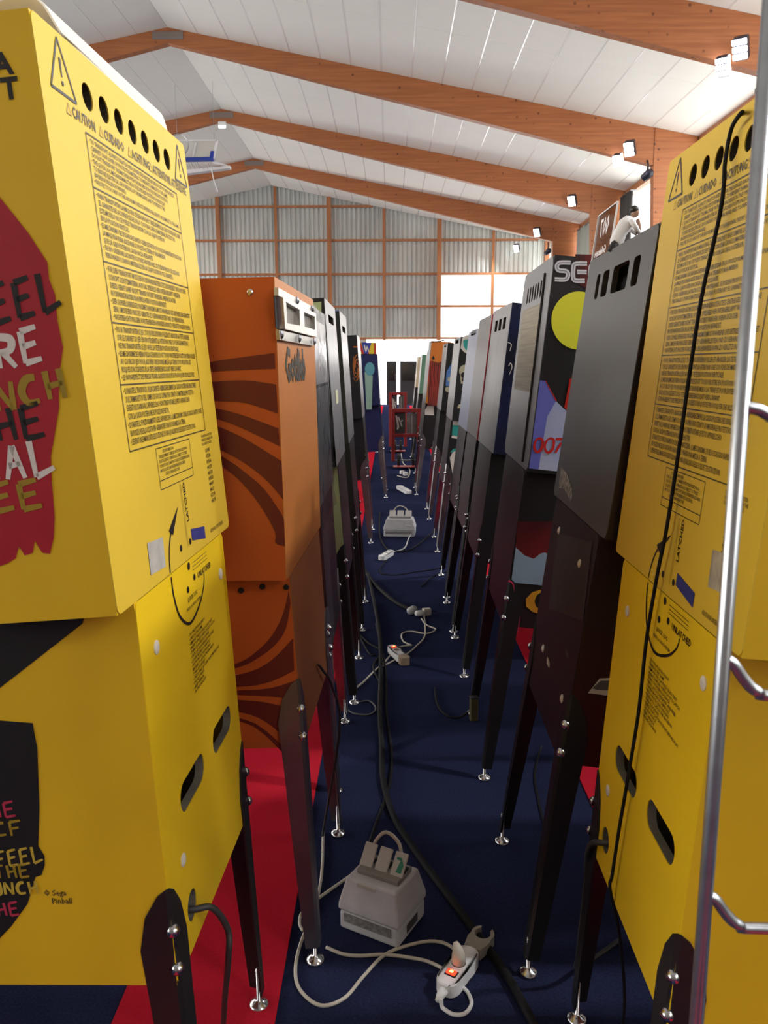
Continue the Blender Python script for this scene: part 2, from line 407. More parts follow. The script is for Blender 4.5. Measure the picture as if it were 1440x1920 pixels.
for x0, x1 in ((-0.9, 1.0), (1.0, 3.0)):
    obj('pane', box(B(), x0 + 0.02, x1 - 0.02, 0.12, 0.13, 0.0, 2.43), M_PANE, wn)
obj('mullion', box(B(), 0.98, 1.02, 0.10, 0.15, 0, 2.43), mat('white_mullion', (0.7, 0.7, 0.7), 0.5), wn)

# side walls with high windows; left row and rear bays unseen, opened for fill light
def side_wall(name, x, s, lab):
    w = empty(name); tag(w, lab, 'wall', kind='structure')
    obj('wall_base', box(B(), min(x, x + s * 0.15), max(x, x + s * 0.15), Y0, Y1 + 0.2, 0, 2.6), M_WALL, w)
    obj('wall_head', box(B(), min(x, x + s * 0.15), max(x, x + s * 0.15), Y0, Y1 + 0.2, 5.74, 6.05), W_PINE, w)
    return w
WALLS = {}
WALLS[1] = side_wall('wall_right', 6.06, 1, 'long wall with high windows behind the dark machine row')
WALLS[-1] = side_wall('wall_left', -14.66, -1, 'unseen long wall on the far side of the hall, high windows opened for fill light')
wn_i = 2
ys = [Y0] + FR_Y + [Y1]
for side, x in ((1, 6.06), (-1, -14.66)):
    for k, (a, b) in enumerate(zip(ys, ys[1:])):
        if b < -8.0:      # no windows in the nearer bays: solid lining
            obj('wall_lining', box(B(), min(x, x + side * 0.15), max(x, x + side * 0.15), a, b, 2.6, 5.74), M_WALL, WALLS[side]); continue
        w = empty('window_%d' % wn_i, (x, 0, 0)); wn_i += 1
        tag(w, 'tall clerestory window with timber rails, bay %s from the end wall, %s side' % (['ninth', 'eighth', 'seventh', 'sixth', 'fifth', 'fourth', 'third', 'second', 'first'][k], 'dark-row' if side > 0 else 'unseen fill-light orange-row'), 'window', 'clerestory windows', 'structure')
        a2, b2 = a + 0.06, b - 0.06; t0, t1 = (0.0, 0.10) if side > 0 else (-0.10, 0.0)
        bm = B(); box(bm, t0, t1, a2, a2 + 0.07, 2.6, 5.74); box(bm, t0, t1, b2 - 0.07, b2, 2.6, 5.74); obj('jamb', bm, W_PINE, w)
        obj('rail', box(B(), t0, t1, a2 + 0.07, b2 - 0.07, 4.18, 4.30), W_PINE, w)
        obj('sill', box(B(), t0 - 0.02, t1, a2 + 0.07, b2 - 0.07, 2.6, 2.66), W_PINE, w)
        for z0, z1 in ((2.66, 4.18), (4.30, 5.74)):
            obj('pane', box(B(), t0 + 0.045, t0 + 0.052, a2 + 0.07, b2 - 0.07, z0, z1), M_PANEDIM if side > 0 else M_PANE, w)
tag(obj('wall_front', box(B(), XL, XE, Y0 - 0.15, Y0, 0, 8.0), M_WALL), 'plain wall closing the hall behind the viewpoint', 'wall', kind='structure')

# curtains next to the far windows
def curtain(label, y0, y1, x, z0, z1, m):
    bm = B(); n = 26; prev = None
    for i in range(n + 1):
        y = y0 + (y1 - y0) * i / n; dx = 0.04 * math.sin(i * 1.7) + 0.015 * math.sin(i * 0.6)
        c = [bm.verts.new((x + dx + q, y, z)) for z in (z0, z1) for q in (0, 0.008)]
        if prev:
            bm.faces.new((prev[0], c[0], c[2], prev[2])); bm.faces.new((prev[1], prev[3], c[3], c[1]))
            bm.faces.new((prev[2], c[2], c[3], prev[3])); bm.faces.new((prev[0], prev[1], c[1], c[0]))
        prev = c
    root = empty('curtain', (0, 0, 0)); tag(root, label, 'curtain')
    obj('curtain_cloth', bm, m, root, smooth=True)
    obj('curtain_rail', box(B(), x - 0.03, 6.07, y0, y1, z1 - 0.02, z1 + 0.02), M_STEEL, root)
curtain('dark grey curtain drawn back beside the bright high window', 21.35, 22.28, 5.93, 2.7, 5.70, mat('dark_curtain', (0.06, 0.055, 0.05), 0.9))
curtain('pale grey-green curtain covering the high window before the last frame', 24.2, 27.3, 5.93, 2.7, 5.66, mat('pale_curtain', (0.36, 0.38, 0.34), 0.9))

# flood lamps on the frames
M_LAMPH = mat('dark_lamp_housing', (0.03, 0.03, 0.045), 0.4, metal=0.5)
M_LAMPL = mat('lit_lamp_tubes', (1, 1, 1), 0.3, emit=(0.93, 0.95, 1.0), estr=9)
M_LAMPR = mat('lamp_reflector', (0.7, 0.7, 0.72), 0.2, metal=1)
FL_LAB = {-3.15: 'white flood lamp on the frame behind the viewpoint', 1.98: 'white flood lamp on the frame above the yellow machines', 7.1: 'white flood lamp on the frame over the near aisle',
          12.2: 'large glowing twin flood lamp on the nearest timber frame in view', 17.35: 'glowing twin flood lamp on the second timber frame in view',
          22.5: 'glowing flood lamp on the third timber frame above the clear sign', 27.6: 'small glowing flood lamp on the last timber frame', 31.2: 'smallest flood lamp, hung by the corrugated end wall'}
def flood_head(root, dx, dz, size, tubes=3):
    h = obj('lamp_head', bevel(box(B(), -0.17 * size, 0.17 * size, -0.10 * size, 0.12 * size, -0.06 * size, 0.10 * size), 0.02), M_LAMPH, root, loc=(dx, 0, dz), rot=Vector((-0.50, -0.72, -0.50)).to_track_quat('-Z', 'X').to_euler())
    for i in range(tubes):
        x = (-0.105 + 0.105 * i) * size
        obj('lamp_tube', bevel(box(B(), x - 0.042 * size, x + 0.042 * size, -0.105 * size, 0.115 * size, -0.085 * size, -0.058 * size), 0.01), M_LAMPL, h)
    return h
for y, lab in FL_LAB.items():
    big = y in (12.2, 17.35); ex = 4.66; ez = 5.62
    lx = 4.66 if y < 30 else 4.55
    root = empty('flood_lamp', (lx, y - 0.30, ez)); tag(root, lab, 'lamp', 'flood lamps on the timber frames')
    flood_head(root, 0.0, 0.0, 0.85)
    if big: flood_head(root, -0.22, -0.22, 0.75)
    bm = B(); tube(bm, [(0.03, 0.05, 0.06), (0.08, 0.12, 0.13), (0.08, 0.205 if y < 30 else 0.66, 0.13)], 0.012, 6); obj('lamp_bracket', bm, M_STEEL, root)
    l = bpy.data.lights.new('flood_light', 'AREA'); l.shape = 'RECTANGLE'; l.size = 0.34; l.size_y = 0.22; l.energy = FLOOD_W * (1.0 if y < 30 else 0.6); l.color = (0.97, 0.97, 1.0); l.spread = R(115)
    lo = bpy.data.objects.new('flood_light', l); COL.objects.link(lo); lo.parent = root
    lo.location = (-0.08, -0.04, -0.17); d = Vector((-4.9, -1.0, -4.6)); lo.rotation_euler = d.to_track_quat('-Z', 'Y').to_euler()
for y in (12.2, 17.35, 27.6):
    p = {12.2: gy(1434, 165, 11.95), 17.35: gy(1214, 328, 17.1), 27.6: gy(1027, 472, 27.35)}[y]
    root = empty('spot_lamp', p); tag(root, {12.2: 'small black spotlight half hidden by the wire rack upright', 17.35: 'small black spotlight against the bright high window', 27.6: 'small black spotlight above the lettered silver machine'}[y], 'lamp', 'small black spotlights')
    bm = B(); lathe(bm, [(0.05, -0.12), (0.075, -0.10), (0.085, 0.06), (0.05, 0.12)], 12, Matrix.Rotation(R(60), 4, 'X') @ Matrix.Rotation(R(30), 4, 'Y')); obj('lamp_can', bm, M_LAMPH, root, smooth=True)
    bm = B(); tube(bm, [(0.0, 0.02, 0.06), (0.02, 0.05, 0.2), (0.03, 0.15, 0.3)], 0.018, 6); obj('lamp_arm', bm, M_LAMPH, root)
gl = empty('exit_light', (XR + 0.02, 22.36, 7.50)); tag(gl, 'tiny green-white light hanging at the ridge of the third frame', 'lamp')
obj('light_case', bevel(box(B(), -0.1, 0.1, -0.03, 0.03, 0.0, 0.10), 0.01), M_WHITEPL, gl)
obj('light_lens', bevel(box(B(), -0.09, 0.09, -0.04, 0.02, -0.05, 0.0), 0.008), mat('green_lamp_lens', (0.6, 0.9, 0.75), 0.3, emit=(0.55, 1.0, 0.8), estr=3.0), gl)

# folded basketball goal under the ridge
HY = 20.0
hb = empty('basketball_goal', gy(375, 300, HY)); tag(hb, 'white basketball backboard with blue edge pad folded up under the ridge', 'basketball goal')
hl = lambda px, py, dy=0: tuple(gy(px, py, HY) - hb.location + Vector((0, dy, 0)))
def quad_prism(pts, th):
    bm = B(); a = [bm.verts.new((p[0], p[1], p[2])) for p in pts]; b = [bm.verts.new((p[0], p[1] + th, p[2])) for p in pts]; n = len(pts)
    bm.faces.new(a); bm.faces.new(b[::-1])
    for i in range(n): bm.faces.new((a[i], b[i], b[(i + 1) % n], a[(i + 1) % n]))
    return bm
obj('backboard', quad_prism([hl(312, 300), hl(398, 297), hl(406, 264), hl(322, 264)], 0.05), mat('acrylic_board', (0.62, 0.62, 0.57), 0.2), hb)
obj('board_frame', quad_prism([hl(398, 297, -0.03), hl(401, 297, -0.03), hl(408, 263, -0.03), hl(405, 263, -0.03)], 0.09), M_WHITEPL, hb)
obj('board_frame', quad_prism([hl(322, 266, -0.03), hl(407, 265, -0.03), hl(407, 262, -0.03), hl(322, 263, -0.03)], 0.09), M_WHITEPL, hb)
obj('board_brace', quad_prism([hl(361, 296, -0.02), hl(363, 296, -0.02), hl(369, 268, -0.02), hl(366, 268, -0.02)], 0.02), M_WHITEPL, hb)
obj('edge_pad', quad_prism([hl(310, 303, -0.06), hl(400, 301, -0.06), hl(402, 284, -0.06), hl(396, 284, -0.06), hl(394, 295, -0.06), hl(310, 297, -0.06)], 0.16), mat('blue_pad', (0.012, 0.05, 0.36), 0.5), hb)
obj('support_beam', quad_prism([hl(330, 326, 0.1), hl(429, 313, 0.1), hl(429, 308, 0.1), hl(330, 318, 0.1)], 0.2), M_WHITEPL, hb)
obj('support_arm', quad_prism([hl(404, 306, 0.1), hl(429, 309, 0.1), hl(400, 299, 0.1), hl(396, 301, 0.1)], 0.1), M_WHITEPL, hb)
bm = B(); rc = Vector(hl(338, 275, -0.15)); tube(bm, [rc + Vector((0.225 * math.cos(a), 0, 0.225 * math.sin(a))) for a in [2 * math.pi * i / 24 for i in range(24)]], 0.014, 6, closed=True); obj('hoop_ring', bm, M_STEEL, hb)
bm = B()
for i in range(12): 
    p = hl(352 + i * 4, 311 - (i % 3) * 3, -0.12); q = hl(356 + i * 4, 316 + (i % 2) * 3, -0.12); tube(bm, [p, q], 0.008, 4)
obj('net', bm, mat('grey_net_cord', (0.3, 0.3, 0.3), 0.9), hb)
bm = B(); tube(bm, [gy(395, 312, HY) - hb.location, gy(400, 335, HY) - hb.location, gy(408, 360, HY) - hb.location], 0.012, 5); obj('pull_rope', bm, M_WHITEPL, hb)
for px in (330, 400):
    p = Vector(hl(px, 300, 0.2)); top = roof_z(p.x + hb.location.x) - hb.location.z
    bm = B(); tube(bm, [p, (p.x, p.y, top)], 0.004, 5); obj('hanger_rod', bm, M_STEEL, hb)

# ------------------------------------------------------------------ pinball machines
class PM: pass
def mshared(name, bm, m, smooth=True):
    bmesh.ops.recalc_face_normals(bm, faces=bm.faces)
    me = bpy.data.meshes.new(name); bm.to_mesh(me); bm.free()
    for p in me.polygons: p.use_smooth = smooth
    me.materials.append(m); return me
ME_BOLT = mshared('bolt', lathe(B(), [(0.0115, 0), (0.0115, 0.003), (0.0095, 0.0075), (0.006, 0.0105), (0.0015, 0.012)], 12), M_CHROME)
ME_FOOT = mshared('leveller', lathe(B(), [(0.024, 0), (0.025, 0.004), (0.021, 0.011), (0.011, 0.016), (0.005, 0.020), (0.005, 0.10)], 16), M_CHROME)
PROF_STD = [(-0.33, 0.0), (-0.37, -0.05), (-1.28, -0.20)]
PROF_STEP = [(-0.085, 0.0), (-0.30, -0.175), (-1.28, -0.27)]
def pinball(label, x, y, side, yaw, zb, hw, hh, lh, cw, ch, lc, hm, cm, pm_, cpm, lm, group, holes=(), choles=(), hd=0.24, prof=PROF_STD, corner=0.012, topmat=None, splay=0.022, sidem=None):
    q = PM(); s = side
    rz = R(yaw) + (math.pi if side > 0 else 0)
    q.root = empty('pinball_machine', (x, y, 0), rz); tag(q.root, label, 'pinball machine', group)
    MR = Matrix.Translation((x, y, 0)) @ Matrix.Rotation(rz, 4, 'Z')
    q.MH = MR @ Matrix.Translation((0, 0, zb)) @ Matrix.Rotation(-R(lh), 4, 'Y')
    q.MC = MR @ Matrix.Translation((0, 0, zb)) @ Matrix.Rotation(-R(lc), 4, 'Y')
    q.hw, q.hh, q.cw, q.ch, q.side = hw, hh, cw, ch, side
    t = 0.018; w = hw / 2
    # head
    bm = B()
    box(bm, -hd, -0.002, -w, -w + t, 0, hh); box(bm, -hd, -0.002, w - t, w, 0, hh)
    box(bm, -hd, -0.002, -w + t, w - t, hh - t, hh); box(bm, -hd, -0.002, -w + t, w - t, 0, t)
    q.head = obj('head', bm, hm, q.root, (0, 0, zb), (0, -R(lh), 0))
    obj('backglass', box(B(), -hd - 0.004, -hd + 0.006, -w + 0.02, w - 0.02, 0.02, hh - 0.02), M_GLASSBLK, q.head)
    obj('head_shade_sheet', box(B(), -0.075, -0.07, -w + t, w - t, t, hh - t), M_DARK, q.head)  # dark sheet added to paint the unlit inside behind the vents
    bm = B(); slab(bm, rrect(-w, w, 0.0, hh, corner), holes, -0.002, 0.0, 'x'); q.hp = obj('rear_panel', bm, pm_, q.head)
    # cabinet
    c = cw / 2
    outline = [(-0.002, 0.0)] + prof + [(-1.28, -ch * 0.97), (-0.002, -ch)]
    bm = B(); slab(bm, outline, (), -c, -c + t, 'y'); slab(bm, outline, (), c - t, c, 'y')
    box(bm, -1.28, -0.015, -c + t, c - t, -ch * 0.97 , -ch * 0.97 + t); box(bm, -1.28, -1.262, -c + t, c - t, -ch * 0.97 + t, prof[-1][1])
    q.cab = obj('cabinet', bm, cm, q.root, (0, 0, zb), (0, -R(lc), 0))
    pr = [(-0.02, -0.002)] + [(a + (0.012 if i == len(prof) - 1 else 0), b - 0.002) for i, (a, b) in enumerate(prof)]
    bm = B(); slab(bm, pr + [(a, b - 0.008) for a, b in reversed(pr)], (), -c + t, c - t, 'y'); obj('playfield_glass', bm, M_GLASSBLK, q.cab)
    for sy in (-1, 1):
        bm = B(); a, b = prof[-2], prof[-1]
        slab(bm, [a, b, (b[0], b[1] + 0.012), (a[0], a[1] + 0.012)], (), sy * c - 0.012 - 0.012 * (sy > 0) + 0.006, sy * c + 0.012 - 0.012 * (sy > 0) + 0.006, 'y'); obj('side_rail', bm, M_BLK, q.cab)
    obj('coin_door', bevel(box(B(), -1.292, -1.28, -0.13, 0.13, -ch * 0.9, -ch * 0.5), 0.003, 1), M_BLK, q.cab)
    bm = B(); slab(bm, rrect(-c, c, -ch, -0.002, corner), choles, -0.002, 0.0, 'x'); q.cp = obj('cabinet_rear_panel', bm, cpm, q.cab)
    obj('cabinet_liner', box(B(), -0.075, -0.07, -c + t, c - t, -ch * 0.95, -0.03), M_DUST, q.cab)
    def rims(loops, x0, m, parent, nm):
        for lp in loops:
            bm = B(); a_ = [bm.verts.new((-0.0021, y_, z_)) for y_, z_ in lp]; b_ = [bm.verts.new((x0, y_, z_)) for y_, z_ in lp]
            for i in range(len(lp)): bm.faces.new((a_[i], a_[(i + 1) % len(lp)], b_[(i + 1) % len(lp)], b_[i]))
            obj(nm, bm, m, parent)
    rims(holes, -0.014, M_RIMD, q.head, 'vent_rim'); rims(choles, -0.018, M_DUST, q.cab, 'slot_rim')
    # legs, in the cabinet frame
    q.legs = []
    for fx, fy in ((1, -1), (1, 1), (-1, -1), (-1, 1)):
        ex = 0.0 if fx > 0 else -1.28
        top = -ch + 0.175
        sinl, cosl = math.sin(R(lc)), math.cos(R(lc))
        # length so that the leg end is 45 mm above the floor : z = zb + ex*sin + zz*cos
        zz = (0.045 - zb - ex * sinl) / cosl; zfoot = (0.0 - zb - ex * sinl) / cosl
        L = top - zz
        st = [(0.0, 0.006), (0.012, 0.022), (0.05, 0.046), (0.11, 0.060), (0.20, 0.056), (L * 0.75, 0.044), (L, 0.036)]
        bm = B(); rows = []
        for d, wd in st:
            f = d / L; px = ex + fx * 0.004; py = fy * (c + 0.004 + splay * f)
            z = top - d; ix, iy = -fx, -fy; th = 0.0045
            rows.append([bm.verts.new(v) for v in ((px + ix * wd, py, z - (0.0 if d else 0)), (px + fx * 0.0, py + iy * 0.007, z), (px + ix * 0.007, py, z), (px, py + iy * wd, z),
                                                  (px + ix * th, py + iy * wd, z), (px + ix * (0.007 + th), py + iy * (0.007 + th), z), (px + ix * wd, py + iy * th, z))])
        for a, b in zip(rows, rows[1:]):
            for i, j in ((0, 2), (2, 1), (1, 3), (3, 4), (4, 5), (5, 6), (6, 0)):
                bm.faces.new((a[i], a[j], b[j], b[i]))
        for r in (rows[0], rows[-1]): bm.faces.new([r[i] for i in (0, 2, 1, 3, 4, 5, 6)])
        leg = obj('leg', bm, lm, q.root, (0, 0, zb), (0, -R(lc), 0)); q.legs.append(leg)
        for d in (0.075, 0.145):
            f = d / L
            b = obj('bolt', ME_BOLT, None, leg)
            dirv = Vector((fx, fy, 0)).normalized()
            b.location = Vector((ex + fx * 0.004 - fx * 0.0035, fy * (c + 0.004 + splay * f) - fy * 0.0035, top - d)); b.rotation_euler = dirv.to_track_quat('Z', 'Y').to_euler()
        fo = obj('leveller', ME_FOOT, None, leg)
        fo.location = (ex - fx * 0.012, fy * (c + 0.004 + splay - 0.012), zfoot); fo.rotation_euler = (0, R(lc), 0)
    # pixel -> local print coordinates on the faces of this machine
    def plane(Mx, ax, val):
        inv = Mx.inverted(); o = inv @ EYE; r3 = inv.to_3x3()
        def f(px, py):
            d = r3 @ ray(px, py); s_ = (val - o[ax]) / d[ax]; v = o + d * s_; return v
        return f
    ns = -1 if side < 0 else 1
    q.ns = ns
    q.hr = plane(q.MH, 0, 0.0012); q.cr = plane(q.MC, 0, 0.0012)
    q.hs = plane(q.MH, 1, ns * (hw / 2 + 0.0012)); q.cs = plane(q.MC, 1, ns * (cw / 2 + 0.0012))
    return q
def print_px(name, polys, m, parent, f, lift=0.0, ax=0, sg=1):
    def put(px, py):
        v = f(px, py).copy(); v[ax] += sg * lift
        if ax == 1 or abs(v.y) > 0.2 and parent.name.startswith(('head', 'cabinet')) and 'stripe' in name: v.x = min(v.x, 0.0)
        return v
    return flat(name, polys, m, parent, put)

GL, GR = 'machines backed onto the aisle in the orange row', 'machines backed onto the aisle in the dark row'
# ---- the two yellow machines : same model, same print on the back
HOLES_Y = [circ(-0.175 + 0.0622 * i, 0.743, 0.0195, n=18) for i in range(7)]
def slot(cx, cz, w, h): return rrect(cx - w / 2, cx + w / 2, cz - h / 2, cz + h / 2, h / 2 - 0.001, 6)
CH_Y = [slot(-0.088, -0.388, 0.150, 0.054), slot(0.128, -0.386, 0.150, 0.054), circ(-0.160, -0.583, 0.027, n=18)]
T_EN = ("\u2022 TO TRANSPORT, ALWAYS UNLATCH AND LOWER THE HINGED BACKBOX ONTO THE PLAYFIELD\n  CABINET ON A LAYER OF PROTECTIVE MATERIAL TO PREVENT DAMAGE TO THE GAME.\n  DO NOT TRANSPORT THE MACHINE WITH THE BACKBOX IN THE UPRIGHT POSITION.\n"
        "\u2022 THE QUICK LOC MECHANISM MUST BE IN THE LATCHED POSITION DURING PLAY\n  TO ENSURE ELECTRICAL GROUNDING OF THE MACHINE, AND TO PREVENT THE\n  BACKBOX FALLING FORWARD.\n"
        "\u2022 FAILURE TO DO ANY OF THE ABOVE MAY RESULT IN PERSONAL INJURY OR DAMAGE TO THE GAME.")
T_ES = ("\u2022 PARA TRANSPORTAR LA MAQUINA, DESENGANCHE Y BAJE SIEMPRE LA CAJA POSTERIOR SOBRE\n  EL GABINETE DE LA SUPERFICIE DE JUEGO CON UNA CAPA DE MATERIAL PROTECTOR.\n  ESTE MODELO NO SE PUEDE TRANSPORTAR CON LA CAJA POSTERIOR\n  EN LA POSICION VERTICAL.\n"
        "\u2022 EL MECANISMO DE ENGANCHE RAPIDO DEBE ESTAR EN SU POSICION MIENTRAS FUNCIONA\n  LA MAQUINA PARA ASEGURAR SU PUESTA A TIERRA Y PARA IMPEDIR\n  QUE LA CAJA POSTERIOR CAIGA HACIA ADELANTE.\n"
        "\u2022 DE NO OBSERVAR LAS INSTRUCCIONES ANTERIORES, SE PUEDEN PRODUCIR LESIONES\n  PERSONALES O DANOS MATERIALES EN LA CAJA POSTERIOR Y EL GABINETE.")
T_DE = ("\u2022 FUR DEN TRANSPORT MUSS DER RUCKWANDKASTEN STETS ENTRIEGELT UND AUF EINE\n  SCHICHT SCHUTZMATERIAL AUF DAS SPIELFELD HERUNTERGEKLAPPT WERDEN.\n  DIESES GERAT DARF NICHT TRANSPORTIERT WERDEN, WENN SICH DER\n  RUCKWANDKASTEN IN AUFRECHTER POSITION BEFINDET.\n"
        "\u2022 DER SCHNELLVERRIEGELUNGSMECHANISMUS MUSS WAHREND DES BETRIEBS EINGERASTET\n  SEIN, UM DIE ERDUNG DES GERATES ZU GEWAHRLEISTEN UND ZU VERHINDERN.\n"
        "\u2022 NICHTBEACHTUNG DER VORSTEHENDEN HINWEISE KANN ZU VERLETZUNGEN FUHREN.")
T_FR = ("\u2022 POUR TRANSPORTER LE JEU, TOUJOURS DEVERROUILLER ET ABAISSER LA TETE ARRIERE\n  SUR LE CABINET DU JEU EN PROTEGEANT LA VITRE PAR UNE COUCHE DE MATERIAU.\n  NE PAS TRANSPORTER LE JEU AVEC LA TETE EN POSITION VERTICALE.\n"
        "\u2022 LE MECANISME DE VERROUILLAGE RAPIDE DOIT TOUJOURS ETRE EN POSITION VERROUILLEE\n  AU COURS DU JEU POUR ASSURER UNE BONNE MISE A LA TERRE ET POUR EVITER LES\n  RISQUES D'ACCIDENTS SI LA TETE ARRIERE BASCULAIT VERS L'AVANT.\n"
        "\u2022 LE NON-RESPECT DES PRECAUTIONS CI-DESSUS RISQUE DE PROVOQUER DES BLESSURES.")
T_IT = ("\u2022 DURANTE IL TRASPORTO, RILASCIARE ED ABBASSARE SEMPRE LA CASSA POSTERIORE RIBALTABILE\n  SULL'ARMADIETTO DEL CAMPO DI GIOCO SOPRA UNO STRATO DI MATERIALE PROTETTIVO.\n  EVENTUALI DANNI ALL'APPARECCHIO: NON TRASPORTARE QUESTO APPARECCHIO\n  CON LA CASSA POSTERIORE IN POSIZIONE RETTA.\n"
        "\u2022 DURANTE IL FUNZIONAMENTO DELL'APPARECCHIO, IL MECCANISMO DI BLOCCAGGIO RAPIDO DEVE\n  IN POSIZIONE BLOCCATA PER GARANTIRE UNA BUONA MESSA A TERRA.\n"
        "\u2022 L'EVENTUALE MANCATA ESECUZIONE DI UNA QUALSIASI DELLE SUDDETTE ISTRUZIONI.")
TXT = {}
def block(key, body, w, h):
    """text block scaled to fill a given width and height"""
    if key in TXT: return TXT[key]
    me = text_mesh(body, 0.02, space=1.0, bold=0.0003)
    xs = [v.co.x for v in me.vertices]; ys_ = [v.co.y for v in me.vertices]
    x0, x1, y0, y1 = min(xs), max(xs), min(ys_), max(ys_)
    me.transform(Matrix.Diagonal((w / (x1 - x0), h / (y1 - y0), 1, 1)) @ Matrix.Translation((-x0, -y1, 0)))
    TXT[key] = me; return me
def rear_print(q):
    E1 = 0.0009
    for key, body, z1, z0 in (('en', T_EN, 0.682, 0.617), ('es', T_ES, 0.607, 0.512), ('de', T_DE, 0.502, 0.423), ('fr', T_FR, 0.413, 0.330), ('it', T_IT, 0.320, 0.230)):
        put_text(q.hp, block(key, body, 0.415, z1 - z0), M_INKF, AX_REAR, (E1, -0.194, z1), name='warning_text')
    put = lambda y, z: (E1, y, z)
    def hl_(y0, y1, z, t=0.0011): return [(y0, z - t), (y1, z - t), (y1, z + t), (y0, z + t)]
    def vl_(y, z0, z1, t=0.0011): return [(y - t, z0), (y + t, z0), (y + t, z1), (y - t, z1)]
    flat('text_border', [hl_(-0.203, 0.233, z) for z in (0.687, 0.612, 0.507, 0.418, 0.325, 0.223)] + [vl_(-0.203, 0.223, 0.687), vl_(0.233, 0.223, 0.687)], M_INKF, q.hp, put)
    for cy, dz in ((-0.262, 0), (0.278, -0.004)):
        a, b, c = (cy, 0.793 + dz), (cy - 0.040, 0.720 + dz), (cy + 0.040, 0.720 + dz)
        P = [a, b, c, a]
        polys = []
        for u, v in zip(P, P[1:]): polys += ribbon([u, v], 0.0042, taper=False)
        polys += [[(cy - 0.003, 0.767 + dz), (cy + 0.003, 0.767 + dz), (cy + 0.0016, 0.742 + dz), (cy - 0.0016, 0.742 + dz)], circ(cy, 0.734 + dz, 0.0035, n=8)]
        flat('warning_triangle', polys, M_INK, q.hp, put)
    for i, wd in enumerate(('CAUTION', 'CUIDADO', 'ACHTUNG', 'ATTENTION', 'ATTENZIONE')):
        y = (-0.243, -0.128, -0.008, 0.098, 0.208)[i]
        k = 'w' + wd
        if k not in TXT: TXT[k] = text_mesh(wd, 0.0215, bold=0.0004, squeeze=0.84 if i < 4 else 0.72)
        put_text(q.hp, TXT[k], M_INKF, AX_REAR, (E1, y, 0.697), name='warning_word')
        c = y - 0.011
        flat('small_triangle', ribbon([(c, 0.712), (c - 0.008, 0.697)], 0.0014, taper=False) + ribbon([(c - 0.008, 0.697), (c + 0.008, 0.697)], 0.0014, taper=False) + ribbon([(c + 0.008, 0.697), (c, 0.712)], 0.0014, taper=False), M_INKP, q.hp, put)
    # site box, list, latch print
    bx = [hl_(-0.084, 0.112, z, 0.0008) for z in (0.215, 0.145, 0.160)] + [vl_(-0.084, 0.145, 0.215, 0.0008), vl_(0.112, 0.145, 0.215, 0.0008)]
    flat('notice_border', bx, M_INKF, q.hp, put)
    put_text(q.hp, block('site', "            SITE INFORMATION\nTHIS EQUIPMENT COMPLIES WITH THE RULES FOR A\nDIGITAL DEVICE. OPERATION IS SUBJECT TO THESE\nCONDITIONS: IT MAY NOT CAUSE INTERFERENCE AND\nMUST ACCEPT ANY INTERFERENCE RECEIVED.\n             DATE OF MANUFACTURE", 0.176, 0.046), M_INKF, AX_REAR, (E1, -0.074, 0.211), name='notice_text')
    put_text(q.hp, block('pat', "THIS MACHINE IS PROTECTED\nUNDER ONE OR MORE OF THE\nFOLLOWING U.S. PATENTS", 0.085, 0.022), M_INKF, AX_REAR, (E1, 0.195, 0.215), name='notice_text')
    put_text(q.hp, block('patn', "4,363,485\n4,375,286\n4,395,040\n4,402,509\n4,430,728\n4,438,928\n4,448,417\n4,486,017\n4,521,018\n4,546,978", 0.034, 0.115), M_INKF, AX_REAR, (E1, 0.214, 0.186), name='patent_list')
    if 'lat' not in TXT: TXT['lat'] = text_mesh('LATCHED', 0.017, bold=0.0003)
    put_text(q.hp, TXT['lat'], M_INK, AX_REAR, (E1, 0.048, 0.066), rot=R(90), name='latched_word')
    flat('latch_line', [vl_(0.020, 0.022, 0.140, 0.0006), vl_(0.026, 0.022, 0.140, 0.0006)], M_INKP, q.hp, put)
    put_text(q.hp, block('addl', "ADDITIONAL PATENTS PENDING", 0.10, 0.008), M_INKF, AX_REAR, (E1, 0.180, 0.024), name='notice_text')
    arc = ribbon([(-0.093, 0.002), (-0.090, 0.020), (-0.080, 0.045), (-0.062, 0.068)], 0.0042, taper=False)
    flat('latch_arrow', arc + [[(-0.073, 0.071), (-0.053, 0.060), (-0.006, 0.104)]], M_INK, q.hp, put)
    flat('screw_hole', [circ(-0.019, 0.029, 0.0062, n=10), circ(0.039, 0.029, 0.0062, n=10)], M_INK, q.hp, put)
    flat('blue_sticker', [[(0.052, 0.028), (0.140, 0.014), (0.140, 0.038), (0.052, 0.050)]], mat('blue_sticker_paper', (0.035, 0.05, 0.24), 0.4, var=0.3, scale=60), q.hp, put)
    # lower panel
    putc = lambda y, z: (E1, y, z)
    flat('latch_arc', ribbon([(-0.091, -0.006), (-0.088, -0.040), (-0.066, -0.085), (-0.012, -0.114), (0.055, -0.098), (0.094, -0.072), (0.104, -0.050)], 0.0055), M_INK, q.cp, putc)
    if 'unl' not in TXT: TXT['unl'] = text_mesh('UNLATCHED', 0.016, bold=0.0003)
    put_text(q.cp, TXT['unl'], M_INK, AX_REAR, (E1, 0.060, -0.048), name='unlatched_word')
    put_text(q.cp, block('ql', "QUICK  LOC", 0.062, 0.010), M_INK, AX_REAR, (E1, -0.014, -0.066), name='latch_name')
    put_text(q.cp, block('ql2', "HEAD LOCKING SYSTEM", 0.092, 0.006), M_INKF, AX_REAR, (E1, -0.026, -0.083), name='latch_name')
    flat('latch_lines', [hl_(0.035, 0.135, z, 0.0006) for z in (-0.012, -0.019, -0.026)], M_INKF, q.cp, putc)
    flat('screw_hole', [circ(0.012, -0.012, 0.0075, n=10), circ(0.040, -0.040, 0.0065, n=10), circ(-0.006, -0.052, 0.0065, n=10)], M_INK, q.cp, putc)
